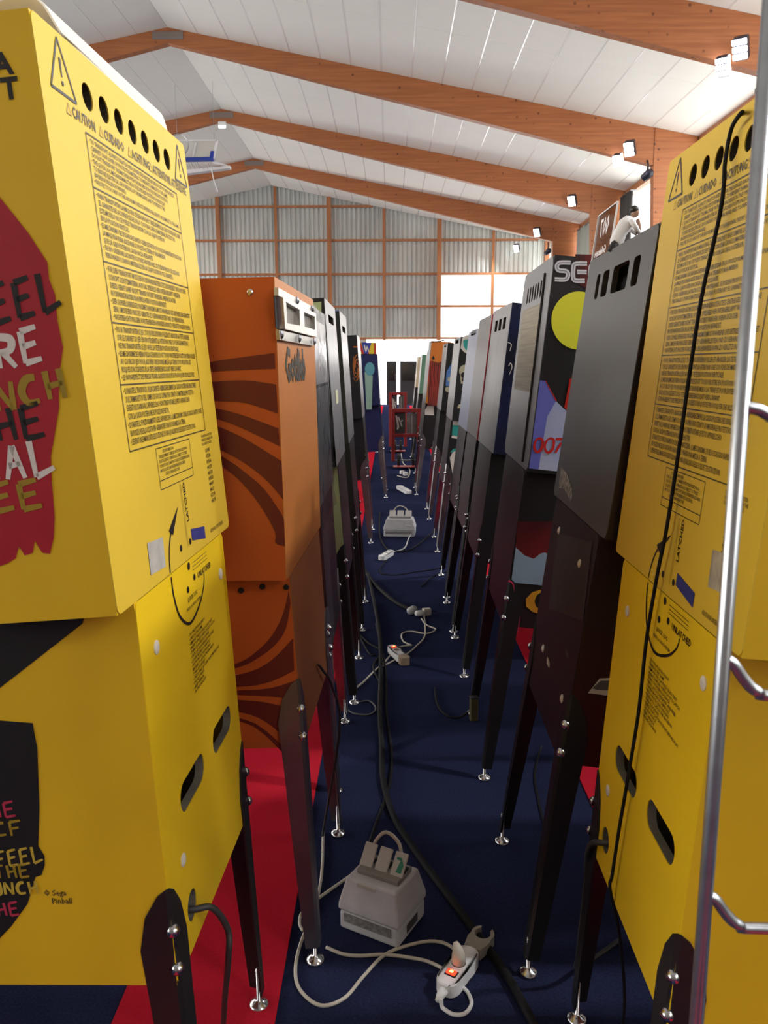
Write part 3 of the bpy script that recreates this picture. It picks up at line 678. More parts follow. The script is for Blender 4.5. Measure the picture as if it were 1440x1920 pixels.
    put_text(q.cp, block('step', "\u2022 TO UNLATCH BACKBOX\n\u2022 UNPLUG THE GAME\n\u2022 REMOVE THE PLAYFIELD GLASS FIRST\n\u2022 INSERT SUPPLIED WRENCH INTO LATCH\n\u2022 TURN COUNTERCLOCKWISE\n\u2022 UNTIL LATCH IS RELEASED AND FREE\n\u2022 LOWER BACKBOX CAREFULLY\n\u2022 ONTO PROTECTIVE PADDING\n\u2022 REVERSE TO LATCH THE BACKBOX\n\u2022 TURN CLOCKWISE\n\u2022 CHECK THAT LATCH IS TIGHT BEFORE PLAY\n\u2022 DO NOT FORCE\n\u2022 KEEP WRENCH\n\u2022 IN THE CASH BOX", 0.19, 0.115), M_INKF, AX_REAR, (E1, -0.030, -0.130), name='instruction_text')
    for y_, z_ in ((-0.197, -0.095), (0.223, -0.081), (-0.182, -0.482), (0.243, -0.556)):
        bm = B(); lathe(bm, [(0.012, 0), (0.012, 0.0015), (0.006, 0.0035)], 12, Matrix.Translation((0, y_, z_)) @ Matrix.Rotation(R(90), 4, 'Y')); obj('screw_cap', bm, M_WHITEP, q.cp)

Y1L = pinball('yellow machine with brush lettering on a red patch, cut by the left edge', -0.3747, 1.4639, -1, -2.64, 1.1373, 0.666, 0.802, 4.70, 0.5325, 0.654, 3.16,
              M_YEL, M_YEL, M_YELP, M_YELC, M_BLKLEG, GL, HOLES_Y, CH_Y, hd=0.27, splay=-0.012)
rear_print(Y1L)
flat('grey_sticker', [[(-0.186, 0.022), (-0.112, 0.018), (-0.108, 0.068), (-0.183, 0.074)]], mat('worn_grey_sticker', (0.46, 0.44, 0.40), 0.6, var=0.2, scale=40), Y1L.hp, lambda y, z: (0.001, y, z))
Y1R = pinball('yellow machine behind the wire rack with a black cable hanging down its back', 0.4861, 1.4202, 1, -0.6, 1.09, 0.666, 0.802, 5.06, 0.5325, 0.654, 3.85,
              M_YEL, M_YEL, M_YELP, M_YELC, M_BLKLEG, GR, HOLES_Y, CH_Y, hd=0.27, splay=-0.012)
rear_print(Y1R)
flat('torn_sticker', [[(0.183, 0.120), (0.233, 0.125), (0.233, 0.066), (0.187, 0.062)]], mat('torn_grey_sticker', (0.20, 0.18, 0.15), 0.6, col2=(0.5, 0.45, 0.33), scale=25), Y1R.hp, lambda y, z: (0.001, y, z))

# side print of the yellow machines : crimson patch with brush lettering, drawn once per side plane
def side_print(q):
    ns = q.ns; sx = 1 if ns < 0 else 1
    yh = ns * (q.hw / 2 + 0.0010); yc = ns * (q.cw / 2 + 0.0010)
    ph = lambda x, z: (x, yh, z)
    ph2 = lambda x, z: (x, yh + ns * 0.0006, z)
    pc = lambda x, z: (x, yc, z); pc2 = lambda x, z: (x, yc + ns * 0.0006, z)
    flat('red_patch', [[(-0.255, 0.600), (-0.16, 0.615), (-0.077, 0.580), (-0.045, 0.530), (-0.026, 0.492), (-0.027, 0.47), (-0.022, 0.45), (-0.024, 0.415), (-0.022, 0.38), (-0.034, 0.34), (-0.040, 0.30), (-0.050, 0.27),
                        (-0.062, 0.235), (-0.066, 0.20), (-0.070, 0.15), (-0.076, 0.12), (-0.085, 0.098), (-0.096, 0.100), (-0.104, 0.118), (-0.110, 0.101), (-0.122, 0.098), (-0.128, 0.112), (-0.136, 0.095), (-0.150, 0.088), (-0.175, 0.082), (-0.21, 0.10), (-0.255, 0.09)]], M_RED, q.head, ph)
    f = lambda pts: [(a, b) for a, b in pts]
    W = 0.0105
    def L(ch, x, z, h, w):    # brush capitals from strokes
        S = {'E': [[(0, 1), (0.05, 0)], [(0, 1), (0.85, 1.12)], [(0.02, 0.52), (0.75, 0.62)], [(0.05, 0), (0.95, 0.1)]],
             'L': [[(0, 1.1), (0.12, 0)], [(0.12, 0), (1.1, 0.25)]], 'F': [[(0, 1), (0.05, 0)], [(0, 1), (0.9, 1.1)], [(0.02, 0.52), (0.7, 0.6)]],
             'P': [[(0, 1), (0.05, 0)], [(0, 1), (0.8, 0.95), (0.75, 0.55), (0.03, 0.45)]], 'U': [[(0, 1), (0.05, 0.15), (0.45, 0), (0.85, 0.2), (0.8, 1)]],
             'N': [[(0, 0), (0, 1)], [(0, 1), (0.8, 0)], [(0.8, 0), (0.85, 1)]], 'C': [[(0.8, 0.95), (0.35, 0.9), (0.05, 0.5), (0.3, 0.08), (0.9, 0.12)]],
             'H': [[(0.05, 1), (0.15, 0)], [(0.75, 1.05), (0.9, 0)], [(0.08, 0.45), (0.85, 0.55)]], 'R': [[(0, 1), (0.05, 0)], [(0, 1), (0.8, 0.9), (0.7, 0.55), (0.05, 0.5)], [(0.3, 0.5), (0.9, 0)]],
             'A': [[(0.45, 1), (0, 0)], [(0.45, 1), (0.9, 0)], [(0.15, 0.4), (0.75, 0.45)]], 'T': [[(0, 1), (0.95, 1)], [(0.45, 1), (0.5, 0)]], 'I': [[(0.1, 1), (0.12, 0)]],
             'D': [[(0, 1), (0.05, 0)], [(0, 1), (0.8, 0.7), (0.75, 0.25), (0.05, 0)]], 'B': [[(0, 1), (0.03, 0)], [(0, 1), (0.7, 0.8), (0.05, 0.5)], [(0.05, 0.5), (0.85, 0.25), (0.03, 0)]]}[ch]
        return [[(x + a * w, z + b * h) for a, b in st] for st in S]
    def word(nm, s, xr, z, h, w, gap, m, parent, put, wd, rise=0.0):
        if ' ' in s:
            a_, b_ = s.split(' '); word(nm, b_, xr, z, h, w, gap, m, parent, put, wd, rise); word(nm, a_, xr - (len(b_) + 1) * (w + gap), z - rise * (len(b_) + 1), h, w, gap, m, parent, put, wd, rise); return
        n = len(s); lines = []
        for i, c in enumerate(s):
            if c == ' ': continue
            xx = xr - (n - i) * (w + gap) + gap; lines += L(c, xx, z + rise * (i - n), h, w)
        if ns > 0:      # the other flank: mirror so that it still reads from left to right
            c2 = 2 * xr - n * (w + gap) + gap; lines = [[(c2 - a_, b_) for a_, b_ in l_] for l_ in lines]
        flat(nm, strokes(lines, wd), m, parent, put)
    word('brush_word', 'FEEL', -0.018, 0.432, 0.046, 0.024, 0.010, M_INK, q.head, ph2, W, 0.004)
    word('brush_word', 'THE RE', -0.052, 0.368, 0.042, 0.026, 0.010, M_WHITEP, q.head, ph2, W, 0.004)
    word('brush_word', 'PUNCH', -0.026, 0.318, 0.038, 0.028, 0.008, M_OLIVE, q.head, ph2, W, 0.005)
    word('brush_word', 'THE', -0.064, 0.262, 0.042, 0.030, 0.010, M_INK, q.head, ph2, W, 0.0)
    word('brush_word', 'REAL', -0.062, 0.208, 0.046, 0.028, 0.010, M_WHITEP, q.head, ph2, W, 0.0)
    word('brush_word', 'DEE', -0.084, 0.164, 0.036, 0.030, 0.010, M_OLIVE, q.head, ph2, W, 0.0)
    if ns < 0:
        put_text(q.head, text_mesh('A', 0.036, bold=0.0014, align='RIGHT'), M_INK, AX_SIDE_L, (-0.034, yh, 0.728), name='side_lettering')
        put_text(q.head, text_mesh('T', 0.036, bold=0.0014, align='RIGHT'), M_INK, AX_SIDE_L, (-0.030, yh, 0.698), name='side_lettering')
    # lower cabinet : black patch
    flat('black_patch', [[(-0.40, -0.20), (-0.236, -0.181), (-0.184, -0.187), (-0.182, -0.23), (-0.187, -0.28), (-0.192, -0.33), (-0.203, -0.397), (-0.195, -0.415), (-0.197, -0.432), (-0.205, -0.449), (-0.215, -0.452), (-0.235, -0.50), (-0.268, -0.54), (-0.33, -0.60), (-0.44, -0.61), (-0.47, -0.40)]], M_INK, q.cab, pc)
    flat('black_flash', [[(-0.075, -0.003), (-0.084, -0.029), (-0.229, -0.128), (-0.33, -0.195), (-0.60, -0.21), (-0.60, -0.092), (-0.372, -0.054), (-0.332, -0.003)]], M_INK, q.cab, pc)
    word('brush_word', 'THE', -0.232, -0.345, 0.024, 0.018, 0.006, M_PINK, q.cab, pc2, 0.0056)
    word('brush_word', 'OF'.replace('O', 'C'), -0.225, -0.378, 0.024, 0.020, 0.006, M_OLIVE, q.cab, pc2, 0.0056)
    word('brush_word', 'FEEL', -0.200, -0.425, 0.026, 0.015, 0.005, M_GOLD, q.cab, pc2, 0.0056, 0.002)
    word('brush_word', 'THE', -0.224, -0.452, 0.022, 0.016, 0.005, M_OLIVE, q.cab, pc2, 0.0056)
    word('brush_word', 'PUCH'.replace('PU', 'PUN'), -0.213, -0.482, 0.022, 0.016, 0.004, M_GOLD, q.cab, pc2, 0.0056)
    word('brush_word', 'THE', -0.250, -0.520, 0.022, 0.016, 0.005, M_PINK, q.cab, pc2, 0.0056)
    if ns < 0: put_text(q.cab, block('copy', "\u00a9 Sega\n   Pinball", 0.045, 0.026), M_INKF, AX_SIDE_L, (-0.205, yc, -0.475), name='copyright_text')
side_print(Y1L); side_print(Y1R)

# ---- orange machine
M_ORG = mat('orange_paint', (0.50, 0.098, 0.016), 0.42, var=0.08, scale=5)
M_MAR = mat('maroon_paint', (0.125, 0.014, 0.010), 0.42)
M_ORW = mat('orange_stained_panel', (0.47, 0.16, 0.028), 0.45, var=0.10, scale=3, stretch=(1, 1, 4))
M_ALU = mat('bare_aluminium', (0.72, 0.71, 0.68), 0.25, metal=0.9)
OR = pinball('orange machine with maroon curved stripes and twin-window metal vent', -0.226, 2.145, -1, -2.2, 1.005, 0.64, 0.672, 0.9, 0.55, 0.43, 3.2,
             M_ORG, M_ORG, M_ORW, mat('brown_stained_panel', (0.34, 0.12, 0.035), 0.4, var=0.2, scale=3), M_GREYLEG, GL, hd=0.30, corner=0.004, splay=0.02)
def z4(pts): return [(380 + a / 3.694, 480 + b / 3.694) for a, b in pts]
def z5(pts): return [(400 + a / 3.694, 980 + b / 3.694) for a, b in pts]
def band(top, bot): return top + bot[::-1]
def sm(pts): return [(v.x, v.y) for v in smooth_path([(a, b, 0) for a, b in pts], 4)]
hb4 = [([(-160, 790), (75, 730), (497, 672)], [(-160, 830), (80, 800), (503, 780)]),
       ([(-160, 890), (92, 870), (300, 862), (508, 890)], [(-160, 980), (105, 1005), (300, 1020), (520, 1090)]),
       ([(-160, 1020), (115, 1060), (300, 1110), (525, 1195)], [(-160, 1060), (120, 1135), (300, 1205), (535, 1318)]),
       ([(-160, 1080), (130, 1190), (300, 1270), (545, 1420)], [(-160, 1200), (150, 1355), (300, 1440), (450, 1560), (560, 1690)]),
       ([(-160, 1230), (155, 1400), (300, 1505), (430, 1620), (572, 1825)], [(-160, 1260), (165, 1480), (280, 1580), (400, 1730), (500, 1910), (505, 1990), (580, 2010)])]
print_px('maroon_stripe', [band(sm(z4(t)), sm(z4(b))) for t, b in hb4], M_MAR, OR.head, OR.hs)
cb5 = [([(-100, 1060), (175, 970), (290, 900), (400, 790), (480, 640), (522, 470)], [(-100, 1080), (180, 1000), (300, 945), (420, 855), (500, 740), (535, 560)]),
       ([(-100, 1090), (185, 1050), (330, 1000), (440, 920), (552, 800)], [(-100, 1150), (200, 1135), (330, 1120), (450, 1080), (560, 1025)]),
       ([(-100, 1165), (200, 1160), (400, 1145), (565, 1095)], [(-100, 1190), (205, 1195), (400, 1205), (572, 1230)]),
       ([(-100, 1205), (210, 1230), (330, 1240), (450, 1265), (574, 1300)], [(-100, 1260), (215, 1320), (330, 1360), (430, 1430), (500, 1500)]),
       ([(-100, 1275), (220, 1365), (320, 1410), (420, 1490), (505, 1575)], [(-100, 1290), (225, 1390), (320, 1440), (400, 1510), (495, 1610)])]
print_px('maroon_stripe', [band(sm(z5(t)), sm(z5(b))) for t, b in cb5], M_MAR, OR.cab, OR.cs)
def z6(px, py): return (490 + px / 7.68, 510 + py / 7.68)
def face_slab(name, pix, holes, x0, x1, m, parent, f):
    P = [f(*z6(*p)) for p in pix]; H = [[f(*z6(*p)) for p in h] for h in holes]
    bm = B(); slab(bm, [(v.y, v.z) for v in P], [[(v.y, v.z) for v in h] for h in H], x0, x1, 'x'); return obj(name, bm, m, parent)
face_slab('vent_flap', [(185, 225), (690, 500), (697, 590), (190, 340)], [], 0.0005, 0.010, M_ALU, OR.head, OR.hr)
vf = face_slab('vent_frame', [(215, 365), (712, 600), (728, 940), (248, 822)], [[(260, 430), (465, 545), (470, 775), (275, 740)], [(530, 575), (695, 645), (697, 835), (540, 790)]], 0.0005, 0.016, M_ALU, OR.head, OR.hr)
face_slab('vent_mesh', [(255, 425), (700, 640), (700, 840), (272, 745)], [], 0.0004, 0.003, mat('dull_vent_mesh', (0.30, 0.28, 0.24), 0.4, metal=0.6, var=0.5, scale=25), OR.head, OR.hr)
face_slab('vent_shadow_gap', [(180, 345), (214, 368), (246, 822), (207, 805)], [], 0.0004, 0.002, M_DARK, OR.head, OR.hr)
face_slab('vent_strip', [(210, 833), (725, 955), (722, 1065), (220, 975)], [], 0.0005, 0.008, M_ALU, OR.head, OR.hr)
for px, py in ((460, 415), (682, 530), (490, 962), (225, 905), (712, 1005)):
    v = OR.hr(*z6(px, py)); bm = B(); lathe(bm, [(0.010, 0), (0.010, 0.002), (0.004, 0.006)], 10, Matrix.Translation((0.010, v.y, v.z)) @ Matrix.Rotation(R(90), 4, 'Y')); obj('screw', bm, M_GREYLEG, OR.head)
v0, v1 = OR.hr(*z6(350, 1500)), OR.hr(*z6(632, 1150))
for dx, m, bo in ((0.0012, mat('logo_dark_ink', (0.045, 0.036, 0.026), 0.5), 0.0035),):
    me = text_mesh('Gottlieb', 0.1, bold=bo, spacing=0.86)
    xs = [v.co.x for v in me.vertices]; zs = [v.co.y for v in me.vertices]
    sc_ = (v1.y - v0.y) / (max(xs) - min(xs)) * (1.0 if bo > 0 else 0.93); szz = 0.105 / 0.095
    me.transform(Matrix.Diagonal((sc_, szz, 1, 1)) @ Matrix.Translation((-(min(xs) + max(xs)) / 2, -0.035, 0)))
    put_text(OR.head, me, m, AX_REAR, (dx, (v0.y + v1.y) / 2, OR.hr(*z6(490, 1330)).z), name='maker_lettering')
for px, py, f, par in ((469, 548, OR.hs, OR.head), (452, 1107, OR.cs, OR.cab), (492, 1100, OR.cs, OR.cab), (537, 1101, OR.cs, OR.cab)):
    v = f(px, py); bm = B(); lathe(bm, [(0.007, 0), (0.007, 0.002), (0.004, 0.004)], 12, Matrix.Translation(v) @ Matrix.Rotation(R(90), 4, 'X')); obj('bolt_head', bm, M_CHROME if py < 600 else M_DARK, par)

# ---- dark row : grey-backed machine with square vents, then the silver machine with the yellow disc
M_MAROON = mat('dark_maroon_cabinet_print', (0.055, 0.006, 0.006), 0.4, col2=(0.012, 0.008, 0.010), scale=2.2)
H_R2 = [rrect(-0.225, -0.168, 0.556, 0.622, 0.012), rrect(-0.13, 0.02, 0.556, 0.622, 0.012), rrect(0.06, 0.128, 0.556, 0.622, 0.012), rrect(0.16, 0.20, 0.556, 0.622, 0.012)]
H_R2 = [[(-y, z) for y, z in h] for h in H_R2]
BK = pinball('charcoal machine with rounded square vents, figurine and clear sign on its top', 0.478, 2.10, 1, -1.2, 1.110, 0.655, 0.672, 7.0, 0.545, 0.56, 7.4,
             mat('black_red_head_print', (0.020, 0.008, 0.010), 0.35, col2=(0.010, 0.008, 0.009), scale=6), M_MAROON, M_GREYP, M_BLK, M_BLKLEG, GR, H_R2, [], hd=0.25, corner=0.02)
def zc2(px, py): return (860 + px / 3.556, 860 + py / 3.556)
print_px('photo_print', [[zc2(*p) for p in ((862, 1563), (940, 1465), (1075, 1460), (1075, 1590))]], M_WHITEP, BK.cab, BK.cs)
print_px('photo_print_dark', [[zc2(*p) for p in ((890, 1530), (945, 1480), (1075, 1478), (1075, 1545), (920, 1540))]], mat('grey_photo_print', (0.10, 0.09, 0.09), 0.5), BK.cab, BK.cs, 0.0008, 1, 1)
print_px('torn_label', [[zc2(*p) for p in ((690, 60), (720, 95), (745, 160), (762, 230), (752, 285), (700, 200), (668, 195), (675, 120))]], mat('torn_paper_label', (0.35, 0.33, 0.30), 0.7, col2=(0.05, 0.05, 0.05), scale=60), BK.cab if False else BK.head, BK.hr)
print_px('faded_sheet', [[zc2(*p) for p in ((655, 490), (890, 560), (830, 1080), (600, 1000))]], mat('faded_brown_sheet', (0.045, 0.036, 0.030), 0.5, col2=(0.02, 0.017, 0.016), scale=40, stretch=(1, 1, 6)), BK.cab, BK.cr)
for a in ((590, 1355), (715, 1290)): print_px('tape_patch', [[zc2(a[0] + dx, a[1] + dy) for dx, dy in ((0, -40), (18, 10), (14, 45), (-4, 10))]], M_WHITEP if a[0] == 590 else mat('dull_tape', (0.08, 0.07, 0.06), 0.5), BK.cab, BK.cr)
for px, py in ((672, 480), (808, 700), (690, 1600), (565, 1265)):
    v = BK.cr(*zc2(px, py)); bm = B(); lathe(bm, [(0.011, 0), (0.011, 0.002), (0.005, 0.005)], 12, Matrix.Translation(v) @ Matrix.Rotation(R(90), 4, 'Y')); obj('screw_cap', bm, M_WHITEP, BK.cab)

H_R3 = [rrect(-0.20 + 0.062 * i, -0.165 + 0.062 * i, 0.585, 0.645, 0.015) for i in range(7)]
M_LETTERED = mat('silver_grey_panel', (0.25, 0.26, 0.27), 0.36, metal=0.35, var=0.08, scale=3)
SV = pinball('silver-backed machine with white striped lettering and a yellow disc on its side', 0.466, 3.08, 1, -1.0, 1.135, 0.655, 0.705, 5.4, 0.545, 0.56, 6.6,
             M_BLK, M_BLK, M_LETTERED, M_BLK, M_BLKLEG, GR, H_R3, [], hd=0.25, corner=0.045)
def z8(px, py): return (980 + px / 4.364, 460 + py / 4.364)
LF = lambda n: dict(lift=n * 0.0008, ax=1, sg=1)
disc = [z8(458 + 224 * math.cos(a), 615 + 238 * math.sin(a)) for a in [2 * math.pi * i / 40 for i in range(40)]]
print_px('yellow_disc', [disc], mat('lime_yellow_print', (0.66, 0.66, 0.04), 0.35), SV.head, SV.hs, **LF(1))
for k_, (xa, xb, cc) in enumerate(((430, 470, 0.035), (470, 510, 0.07), (510, 560, 0.12), (560, 760, 0.19))):
    print_px('dark_red_print', [[z8(xa, 60 + xa * 0.03), z8(xb, 60 + xb * 0.03), z8(xb, 300 + (xb - 430) * 0.6), z8(xa, 300 + (xa - 430) * 0.6)]], mat('red_glow_print_%d' % k_, (cc, 0.010, 0.012), 0.35), SV.head, SV.hs)
print_px('pale_blue_field', [[z8(*p) for p in ((140, 1105), (182, 1110), (272, 1275), (330, 1330), (376, 1365), (640, 1500), (640, 1880), (305, 1852), (52, 1825))]], mat('pale_blue_print', (0.30, 0.36, 0.62), 0.4, col2=(0.42, 0.46, 0.60), scale=7), SV.head, SV.hs, **LF(1))
print_px('blue_field', [[z8(*p) for p in ((140, 1105), (182, 1110), (272, 1275), (200, 1400), (150, 1700), (130, 1832), (52, 1825))]], mat('violet_blue_print', (0.14, 0.16, 0.55), 0.4, var=0.2, scale=9), SV.head, SV.hs, **LF(2))
print_px('red_swoosh', [[z8(*p) for p in ((385, 1090), (640, 1040), (640, 1300), (376, 1362), (340, 1325))], [z8(*p) for p in ((182, 1107), (188, 1107), (280, 1272), (272, 1278))]], mat('bright_red_print', (0.48, 0.02, 0.012), 0.35), SV.head, SV.hs, **LF(3))
SEGA_L = [[(392, 142), (305, 142), (280, 168), (285, 195), (305, 207), (350, 210), (370, 228), (368, 258), (345, 280), (262, 278)],
          [(527, 150), (440, 150), (416, 172), (413, 262), (432, 288), (508, 290)], [(524, 219), (445, 217)],
          [(668, 160), (580, 158), (556, 182), (552, 272), (572, 300), (650, 302), (655, 235), (610, 233)], [(690, 312), (742, 168), (782, 320)]]
print_px('striped_lettering', [[z8(*p) for p in poly] for poly in strokes(SEGA_L, 36, sub=3, taper=False)], mat('silver_white_print', (0.60, 0.60, 0.64), 0.4), SV.head, SV.hs, **LF(1))
print_px('lettering_line', [[z8(*p) for p in poly] for poly in strokes(SEGA_L, 5, sub=3, taper=False)], mat('grey_violet_print', (0.10, 0.10, 0.13), 0.4), SV.head, SV.hs, **LF(2))
N007 = [[(125, 1578), (160, 1590), (155, 1660), (118, 1690), (95, 1655), (105, 1600), (125, 1578)], [(218, 1578), (252, 1592), (245, 1665), (205, 1695), (180, 1658), (192, 1605), (218, 1578)], [(270, 1585), (338, 1590), (300, 1640), (268, 1698)]]
print_px('red_number', [[z8(*p) for p in poly] for poly in strokes(N007, 20, sub=4)], mat('number_red', (0.52, 0.02, 0.015), 0.35), SV.head, SV.hs, **LF(4))
print_px('dark_red_field', [[zc2(*p) for p in ((395, 420), (760, 420), (760, 660), (640, 660), (575, 625), (545, 632), (500, 668), (440, 650), (380, 590))]], mat('deep_red_print', (0.20, 0.008, 0.010), 0.4, col2=(0.05, 0.006, 0.008), scale=2.5), SV.cab, SV.cs)
print_px('sky_blue_field', [[zc2(*p) for p in ((380, 590), (440, 645), (500, 668), (545, 632), (575, 625), (640, 665), (700, 700), (700, 850), (580, 847), (350, 825))]], mat('dull_sky_blue_print', (0.22, 0.30, 0.38), 0.4), SV.cab, SV.cs, **LF(1))
cres = [(640, 868), (560, 870), (490, 890), (448, 935), (450, 985), (490, 1020), (550, 1038), (620, 1042), (600, 1022), (550, 1010), (515, 985), (505, 950), (520, 910), (560, 885), (640, 880)]
print_px('yellow_crescent', [[zc2(*p) for p in cres]], mat('yellow_crescent_print', (0.62, 0.40, 0.02), 0.4, col2=(0.55, 0.16, 0.02), scale=9), SV.cab, SV.cs, **LF(1))
bm = B(); v = SV.hr
put = lambda y, z: (0.001, y, z)
flat('paper_sheet', [[(-0.255, 0.26), (0.19, 0.26), (0.19, 0.565), (-0.255, 0.565)]], mat('yellowed_text_sheet', (0.30, 0.26, 0.17), 0.5, col2=(0.18, 0.15, 0.10), scale=4, stretch=(1, 0.5, 30)), SV.hp, put)
bm = B(); tube(bm, [(0.004, 0.205, 0.66), (0.004, 0.215, 0.4), (0.004, 0.215, 0.02)], 0.004, 6); obj('edge_trim', bm, M_DARK, SV.hp)
bm = B(); tube(bm, smooth_path([SV.cs(*p) for p in ((953, 1089), (962, 1096), (967, 1125), (973, 1150), (970, 1178), (964, 1200))], 4), 0.0045, 6); obj('pink_edge_trim', bm, mat('pink_red_trim', (0.42, 0.02, 0.06), 0.4), SV.cab)

# ---- figurine and sign on the charcoal machine
top_y = 2.10
ti = BK.MH
def top_pt(x, y, z=0.0): return ti @ Vector((x, y, BK.hh + z))
sg = empty('acrylic_sign', top_pt(-0.03, 0.0), BK.root.rotation_euler.z); tag(sg, 'clear acrylic sign with mirrored white number standing on the charcoal machine', 'sign')
sv = lambda px, py: (BK.MH.inverted() @ (lambda d, o: o + d * ((-0.03 - (BK.MH.inverted() @ o).x) / (BK.MH.inverted().to_3x3() @ d).x))(ray(px, py), EYE))
def sgl(px, py):
    v = sv(px, py); return (v.y, v.z - BK.hh)
q4 = [sgl(1113, 484), sgl(1120, 409), sgl(1156, 380), sgl(1148, 461)]
y0s, y1s = (q4[0][0] + q4[1][0]) / 2, (q4[2][0] + q4[3][0]) / 2; hs = max(0.10, (q4[1][1] + q4[2][1]) / 2)
M_ACR = glass_mat('clear_acrylic', (0.72, 0.70, 0.68), 0.12, 0.05)
sg.rotation_euler = (0, -R(7.0), BK.root.rotation_euler.z)
obj('sign_plate', bevel(box(B(), -0.002, 0.002, min(y0s, y1s), max(y0s, y1s), 0.0, hs), 0.0008, 1), M_ACR, sg)
bm = B(); e = max(y0s, y1s); d0 = min(y0s, y1s)
for a in (e, d0): box(bm, -0.0025, 0.0025, a - 0.0015, a + 0.0015, 0, hs + 0.001)
box(bm, -0.0025, 0.0025, d0, e, hs - 0.001, hs + 0.002)
M_ETCH = mat('etched_white', (0.85, 0.85, 0.85), 0.6, emit=(1, 1, 1), estr=0.0)
obj('sign_edge', bm, M_ETCH, sg)
me = text_mesh('007', 0.072, align='CENTER', bold=0.001, mirror=True); put_text(sg, me, M_ETCH, AX_REAR, (0.0028, (e + d0) / 2, hs * 0.52), name='sign_number')
me = text_mesh('Goldeneye', 0.032, align='CENTER', shear=0.3, bold=0.0006, mirror=True); put_text(sg, me, M_ETCH, AX_REAR, (0.0028, (e + d0) / 2, hs * 0.16), name='sign_script')

fg_p = top_pt(-0.06, 0.0)
def fgl(px, py):
    v = sv(px, py); return (v.y, v.z - BK.hh)
fb = fgl(1168, 460)
fig = empty('figurine', ti @ Vector((-0.03, fb[0], BK.hh)), BK.root.rotation_euler.z); tag(fig, 'small figurine in a white jacket and dark trousers leaning on the charcoal machine', 'figurine')
S = 1.0
M_JACK = mat('white_jacket', (0.80, 0.80, 0.80), 0.7); M_TROU = mat('dark_trousers', (0.02, 0.018, 0.018), 0.6); M_SKIN = mat('figurine_skin', (0.36, 0.20, 0.13), 0.5); M_HAIR = mat('dark_hair', (0.02, 0.015, 0.012), 0.5)
# local y: + is towards the camera side ... negative y lies farther along the aisle
FX = Matrix.Rotation(R(90), 4, 'Z')
def fob(name, bm, m):
    bmesh.ops.transform(bm, matrix=FX, verts=bm.verts); return obj(name, bm, m, fig, smooth=True)
bm = B(); tube(bm, [(0, -0.018, 0.008), (0, -0.014, 0.026), (0, -0.006, 0.046), (0, 0.006, 0.066), (0, 0.017, 0.078), (0, 0.021, 0.083)], [0.014, 0.018, 0.0165, 0.019, 0.015, 0.007], 12); fob('jacket', bm, M_JACK)
for sx, nm in ((1, 'sleeve'), (-1, 'sleeve')):
    bm = B(); tube(bm, [(sx * 0.018, 0.014, 0.074), (sx * 0.022, 0.026, 0.056), (sx * 0.012, 0.038, 0.044)], [0.0075, 0.007, 0.005], 8); fob(nm, bm, M_JACK)
    bm = B(); tube(bm, [(sx * 0.012, 0.038, 0.044), (sx * 0.008, 0.040, 0.060), (sx * 0.004, 0.036, 0.078)], [0.0045, 0.004, 0.004], 8); fob('forearm', bm, M_SKIN)
    bm = B(); tube(bm, [(sx * 0.008, -0.018, 0.020), (sx * 0.009, -0.030 + 0.01 * (sx < 0), 0.006), (sx * 0.009, -0.034 + 0.016 * (sx < 0), 0.0)], [0.011, 0.0085, 0.007], 8); fob('trouser_leg', bm, M_TROU)
bm = B(); bmesh.ops.create_uvsphere(bm, u_segments=12, v_segments=10, radius=0.0105); bmesh.ops.scale(bm, vec=(0.9, 1.0, 1.2), verts=bm.verts); bmesh.ops.translate(bm, vec=(0, 0.029, 0.095), verts=bm.verts); tube(bm, [(0, 0.019, 0.080), (0, 0.026, 0.090)], 0.0055, 8); fob('face', bm, M_SKIN)
bm = B(); bmesh.ops.create_uvsphere(bm, u_segments=12, v_segments=10, radius=0.0120); bmesh.ops.scale(bm, vec=(0.95, 1.0, 0.85), verts=bm.verts); bmesh.ops.translate(bm, vec=(0, 0.026, 0.102), verts=bm.verts); fob('hair', bm, M_HAIR)
bm = B(); box(bm, -0.010, 0.010, 0.030, 0.048, 0.0, 0.036); fob('pedestal', bevel(bm, 0.003), M_TROU)

# ---- white bent sheet lying on top of the first yellow machine
sh = empty('plastic_sheet', Y1L.MH @ Vector((-0.05, 0, 0.802)), Y1L.root.rotation_euler.z); sh.rotation_euler = (0, -R(4.7), Y1L.root.rotation_euler.z)
tag(sh, 'white bent plastic sheet lying on top of the lettered yellow machine', 'plastic sheet')
pr = [(-0.16, 0.001), (-0.11, 0.022), (-0.06, 0.040), (-0.015, 0.049), (0.022, 0.047), (0.038, 0.036), (0.044, 0.016), (0.046, 0.002)]
pr = [(v.x, v.z) for v in smooth_path([(a, 0, b) for a, b in pr], 4)]
bm = B(); prev = None
for yv in (-0.235, -0.23, 0.0, 0.235, 0.24):
    cur = []
    for i, (a, b) in enumerate(pr):
        t_ = i / (len(pr) - 1); yy = yv
        if yv < -0.232: yy = yv - 0.03 * (1 - abs(2 * t_ - 1.2)) + 0.03 * max(0, t_ - 0.75) * 4
        cur.append((bm.verts.new((a, yy, b)), bm.verts.new((a - 0.002, yy, b - 0.0018 if b > 0.003 else b))))
    if prev:
        for i in range(len(cur) - 1):
            bm.faces.new((prev[i][0], prev[i + 1][0], cur[i + 1][0], cur[i][0])); bm.faces.new((prev[i][1], cur[i][1], cur[i + 1][1], prev[i + 1][1]))
    prev = cur
obj('bent_sheet', bm, translucent_mat('white_translucent_plastic', (0.88, 0.86, 0.80), 0.35), sh, smooth=True)

